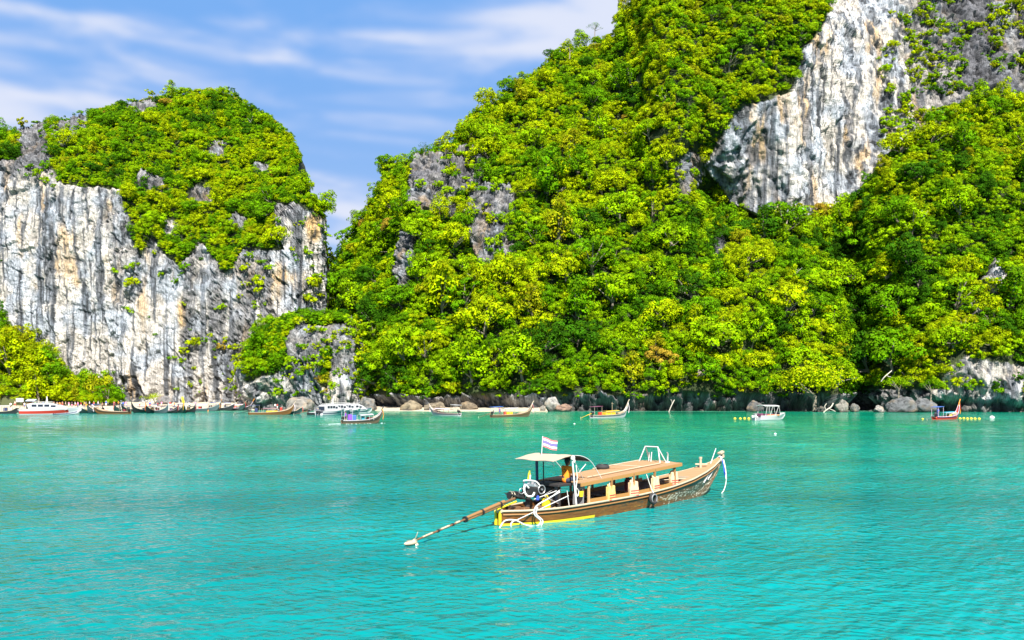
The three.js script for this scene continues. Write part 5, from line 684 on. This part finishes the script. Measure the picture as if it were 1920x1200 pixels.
driftwood(1552, 773, 214, 'tangled bleached roots beside the pale upright boulder', [[[-1.2, -.2, 0], [-.3, .6, .2], [.8, 1.3, 0], [1.4, 2.2, -.2]], [[.2, .9, 0], [.9, .6, .3], [1.7, .2, .4]], [[-.5, .5, .2], [-.8, 1.4, .2], [-.3, 2.1, 0]]], .16);
driftwood(1652, 706, 213, 'pale hooked bare branch hanging under the ridge foliage', [[[0, -1.2, 0], [.6, -.2, .3], [1.6, .6, 0], [2.8, 1.4, -.6]], [[1.2, .4, 0], [1.7, .0, .2], [2.3, -.1, .2]]], .12);
// bare grey crowns among the green
function bareTree(hill, px, py, s, label, seed) { const p = pick(hill, px, py); const t = thing('bare_tree', label, 'bare tree', 'leafless trees on the slopes'); t.position.copy(p); t.scale.setScalar(s); const R = rng(seed); obj('trunk', tube([[0, -1, 0], [.1, 1, .4], [.3, 2.4, 1.2]], .1, 8, 5), paleBark, t); const br = []; for (let i = 0; i < 7; i++) { const a = R() * 6.28, k = 1.2 + R() * 1.4; br.push(tube([[.1 + .2 * R(), 1 + R() * 1.2, .6], [.2 + Math.cos(a) * k * .5, 2.2 + R() * .8, 1.3], [.3 + Math.cos(a) * k, 2.4 + R() * 1.6 + Math.sin(a) * .6, 1.5 + R() * .8]], .035, 7, 4)); } obj('branches', br, paleBark, t); }
function pick(key, px, py) { const h = hills[key], P = h.g.attributes.position, p = V(); let best = null, bd = 1e9; for (let i = 0; i < h.count; i++) { p.fromBufferAttribute(P, i); const dx = PX(p) - px, dy = PY(p) - py, e = dx * dx + dy * dy - p.z * -.0; if (e < bd) { bd = e; best = p.clone(); } } return best; }
[['main', 1240, 205, 1.3, 'pale branched bare tree high on the mountain left of the white cliff'], ['main', 975, 195, 1.0, 'pale leafless tree on the upper left skyline slope'], ['main', 1045, 375, 1.1, 'bare grey tree in the middle of the mountain slope'], ['main', 1085, 605, 1.2, 'leafless twiggy tree low on the slope above the mustard covered longtail'], ['main', 1160, 260, .9, 'small bare tree high on the slope above the mustard covered longtail'], ['main', 1480, 535, 1.2, 'pinkish bare crown low right of the slope centre'], ['ridge', 1715, 430, 1.1, 'bare tree in the middle of the right hand spur'], ['main', 935, 510, .9, 'small pale bare tree below the grey crag'], ['ridge', 1850, 620, 1.0, 'bare tree above the blue grey sea cliff'], ['left', 470, 240, .8, 'small bare tree on the right brow of the domed hill'], ['main', 700, 470, .9, 'bare tree on the shaded left flank of the mountain']].forEach((a, i) => bareTree(...a, 60 + i));
// special trees
function bigTree(name, label, px, row, d, rpx, nl, seed, tint, flat = .7, hang = 0) { const pr = crownProto(seed, nl, 42, .07, flat), t = thing(name, label, 'tree'); const r = rpx / F * d; t.position.set(X(px, d), Y(row, d), -d); t.scale.set(r, r * .9, r); const c = shadow(new THREE.Mesh(pr.crown, leafMats[tint])); c.name = 'crown'; const k = shadow(new THREE.Mesh(pr.trunk, barkMat)); k.name = 'trunk'; t.add(k, c); return t; }
bigTree('overhanging_tree', 'large bright yellow green tree spreading low over the water in mid right shore', 1525, 770, 219, 64, 60, 91, 'yellow green', .62);
bigTree('beach_tree', 'lone bright round tree at the foot of the white cliff behind the beach', 290, 763, 250, 20, 26, 92, 'yellow green', .45);
bigTree('leaning_tree', 'small green tree reaching out under the ridge left of the sea cliff', 1684, 742, 214, 28, 26, 93, 'bright green', .55);
bigTree('cliff_tree', 'small green tree against the left edge of the sea cliff', 1745, 742, 212, 22, 24, 94, 'mid green', .8);
bigTree('crag_tree', 'dark round tree alone on the grey crag right of the white cliff', 1822, 225, 258, 26, 30, 95, 'dark green', .7);
bigTree('skyline_tree', 'dark round tree standing out on the mountain skyline', 1068, 102, 296, 16, 18, 96, 'dark green', .8);
bigTree('skyline_tree', 'slender tree breaking the skyline above the left shoulder of the mountain', 795, 290, 270, 14, 14, 97, 'dark green', 1.2);
bigTree('skyline_tree', 'small umbrella crowned tree high on the mountain skyline', 1115, 62, 300, 14, 14, 98, 'mid green', .6);
{ // huts at the back of the beach
  const s = thing('notice_board', 'white notice board on posts at the back of the beach', 'notice board'), d = 238; s.position.set(X(37, d), 1.0, -d); obj('panel', bx(2.0, 1.0, .08, 0, 1.75, 0), H.gel, s); for (const x of [-.85, .85]) obj('post', cyl(.06, 2.3, x, .9, -.05), M.brown, s);
  const h = thing('beach_hut', 'small brown beach hut with pale blue roof under the trees', 'hut'); h.position.set(X(60, d), 1.0, -d); const w = []; for (let i = 0; i < 7; i++) { w.push(i); obj('wall_board', bx(.22, 1.3, .05, -.75 + i * .25, .75, .5), H.brown, h); } obj('side_wall', [bx(.06, 1.3, 1.2, -.86, .75, -.1), bx(.06, 1.3, 1.2, .86, .75, -.1)], H.brown, h); obj('counter', bx(1.9, .1, .4, 0, .8, .7), H.cream, h); obj('roof', [slab([[-1.2, 2.0, -.1], [1.2, 2.0, -.1], [1.2, 1.55, 1.1], [-1.2, 1.55, 1.1]], .06), slab([[-1.2, 1.55, -1.1], [1.2, 1.55, -1.1], [1.2, 2.0, -.1], [-1.2, 2.0, -.1]], .06)], H.blueTarp.clone(), h); h.getObjectByName('roof').material.color.setRGB(.38, .5, .62); for (const x of [-1, 1]) obj('post', cyl(.05, 1.7, x, .8, .9), M.brown, h);
  const u = thing('beach_umbrella', 'tall closed white beach umbrella behind the red banded speedboat', 'umbrella'); u.position.set(X(88, d), .9, -d); obj('canopy', cyl(.32, 1.7, 0, 2.0, 0, 0, 0, 0, 10, .1), M.white, u); obj('pole', cyl(.04, 3, 0, 1.5, 0), M.pale, u);
  const y = thing('banner_flag', 'narrow yellow banner on a pole above the beached boats', 'banner'); y.position.set(X(341, 226), .6, -226); obj('pole', cyl(.04, 3.4, 0, 1.7, 0), M.pale, y); obj('cloth', bx(.6, 1.6, .03, .25, 2.3, 0, 0, 0, .25), M.yellow, y);
}
{ // people on the beach and in the boats: one figure, continuous body with swimwear, dressed in several colours
  const bones = [[[0, .95, 0], [0, 1.2, 0], .13, .13], [[0, 1.2, -.06], [0, 1.38, -.09], .10, .09], [[0, 1.2, .06], [0, 1.38, .09], .10, .09], [[0, 1.42, -.15], [0, 1.42, .15], .07, .07], [[0, 1.42, 0], [.01, 1.54, 0], .055, .05], [[.01, 1.6, 0], [.02, 1.66, 0], .088, .092]];
  for (const s of [1, -1]) bones.push([[0, .92, s * .08], [.03 * s, .5, s * .1], .095, .06], [[.03 * s, .5, s * .1], [.0, .08, s * .11], .055, .038], [[0, .06, s * .11], [.13, .03, s * .13], .04, .03], [[0, 1.41, s * .19], [.03, 1.12, s * .25], .05, .04], [[.03, 1.12, s * .25], [.12, .86, s * .23], .038, .03], [[.12, .86, s * .23], [.15, .77, s * .22], .034, .022]);
  const body = fleshGeo(bones, .032, .035), hair = fleshGeo([[[0, 1.69, 0], [.0, 1.72, 0], .098, .09], [[-.04, 1.66, 0], [-.04, 1.58, 0], .07, .05]], .03, .02), trunks = fleshGeo([[[0, .98, 0], [0, .9, 0], .145, .14], ...[1, -1].map(s => [[0, .92, s * .08], [.015 * s, .68, s * .09], .11, .09])], .03, .03), top = fleshGeo([[[0, 1.02, 0], [0, 1.2, 0], .145, .14], [[0, 1.2, -.06], [0, 1.4, -.09], .115, .1], [[0, 1.2, .06], [0, 1.4, .09], .115, .1], ...[1, -1].map(s => [[0, 1.41, s * .18], [.02, 1.24, s * .23], .068, .06])], .03, .03);
  const mats = { red: std(.5, .03, .03, .9), blue: std(.03, .08, .4, .9), yellow: std(.6, .42, .02, .9), pink: std(.6, .2, .35, .9), white: std(.68, .68, .66, .9), black: std(.02, .02, .025, .9), green: std(.03, .25, .10, .9), orange: std(.6, .2, .02, .9), purple: std(.2, .06, .4, .9) }, skins = [std(.42, .26, .18, .7), std(.30, .16, .10, .7), std(.5, .34, .26, .7)];
  const master = new THREE.Group(); for (const [n, g, m] of [['body', body, skins[0]], ['hair', hair, M.hair], ['shorts', trunks, mats.blue], ['shirt', top, mats.white]]) { const q = shadow(new THREE.Mesh(g, m)); q.name = n; master.add(q); }
  const crowd = [[20, 'white', 'black', 'behind the left edge longtail'], [28, 0, 'red', 'beside the white notice board, wading left'], [46, 'white', 'blue', 'between notice board and beach hut'], [66, 'green', 'black', 'just right of the beach hut'], [76, 'white', 'green', 'left of the closed umbrella'], [81, 'blue', 'white', 'close by the closed umbrella'], [101, 0, 'black', 'behind the red banded speedboat bow'], [107, 0, 'blue', 'second behind the speedboat bow'], [112, 'orange', 'white', 'third behind the speedboat bow'], [117, 0, 'red', 'fourth behind the speedboat bow'], [123, 0, 'black', 'alone on open sand'], [129, 'pink', 'white', 'in pink right of open sand'], [135, 'black', 'pink', 'in black right of open sand'], [141, 'white', 'red', 'just left of the bow on boats'], [146, 'pink', 'blue', 'behind the dark green longtail'], [152, 'red', 'white', 'in red behind the dark green longtail'], [158, 'yellow', 'black', 'in yellow behind the slate longtail'], [161, 0, 'orange', 'beside the one in yellow'], [168, 'white', 'black', 'behind the brown prow'], [176, 'red', 'black', 'in red above the brown hull'], [184, 'white', 'blue', 'in white above the brown hull'], [192, 0, 'black', 'with black shorts above the brown hull'], [199, 'blue', 'white', 'in blue above the brown hull'], [214, 'red', 'blue', 'in red above the brown stern'], [222, 'orange', 'black', 'in orange near the cliff foot'], [231, 'blue', 'black', 'in blue near the cliff foot'], [236, 'pink', 'white', 'in pink near the cliff foot'], [262, 'white', 'red', 'left of the orange ribboned prow'], [281, 'blue', 'red', 'right of the orange ribboned prow'], [296, 'red', 'black', 'in red under the lone tree'], [303, 'pink', 'white', 'in pink under the lone tree'], [319, 'red', 'white', 'right of the dark red prow'], [327, 'orange', 'blue', 'in orange left of the yellow banner'], [355, 'white', 'black', 'in white right of the yellow banner'], [366, 'purple', 'white', 'in purple near the broadside longtail'], [390, 'black', 'orange', 'wading right of the broadside longtail'], [520, 'red', 'white', 'in red standing by the short dark longtail'], [516, 'white', 'black', 'in white beside the short dark longtail']];
  const R = rng(9); crowd.forEach(([px, sh, tr, where], i) => { const f = i === 0 ? master : master.clone(), d = i > 35 ? 215 : px > 380 ? 219 : 226 + R() * 6; f.name = numbered('person'); const hasShirt = !!sh; tag(f, `standing person ${hasShirt ? `in ${sh} top` : `with ${tr} shorts and bare chest`} ${where}`, 'person', 'people on the beach'); f.position.set(X(px, d), i > 35 ? .5 : px > 380 ? -.5 : .55 + (d - 226) * .06, -d); f.rotation.y = R() * 6.28; f.scale.setScalar(.92 + R() * .12); scene.add(f); });
  // dress the copies after cloning
  let k = 0; scene.children.filter(o => o.userData.group === 'people on the beach').forEach(f => { const [, sh, tr] = crowd[k++]; f.getObjectByName('body').material = skins[k % 3]; f.getObjectByName('shorts').material = mats[tr]; const s = f.getObjectByName('shirt'); if (sh) s.material = mats[sh]; else f.remove(s); });
  // crew of the moored boats
  const crew = (px, row, dy, sh, tr, label, turn = 0) => { const f = master.clone(), d = depthAt(row); if (!f.getObjectByName('shirt')) { const q = new THREE.Mesh(top, mats[sh]); q.name = 'shirt'; f.add(q); } f.getObjectByName('shirt').material = mats[sh]; f.getObjectByName('shorts').material = mats[tr]; f.name = numbered('person'); tag(f, label, 'person', 'people aboard the boats'); f.position.set(X(px, d), dy, -d); f.rotation.y = turn; scene.add(f); };
  crew(937, 782, .3, 'purple', 'blue', 'person in purple standing at the stern of the brown longtail'); crew(648, 795, .2, 'purple', 'black', 'person in purple at the stern of the moving dark longtail', .5); crew(655, 794.5, .0, 'white', 'blue', 'person in white amidships on the moving dark longtail', .5); crew(1759, 786, .35, 'blue', 'black', 'person in blue at the stern of the red hulled longtail', .4);
}
renderer.render(scene, camera);
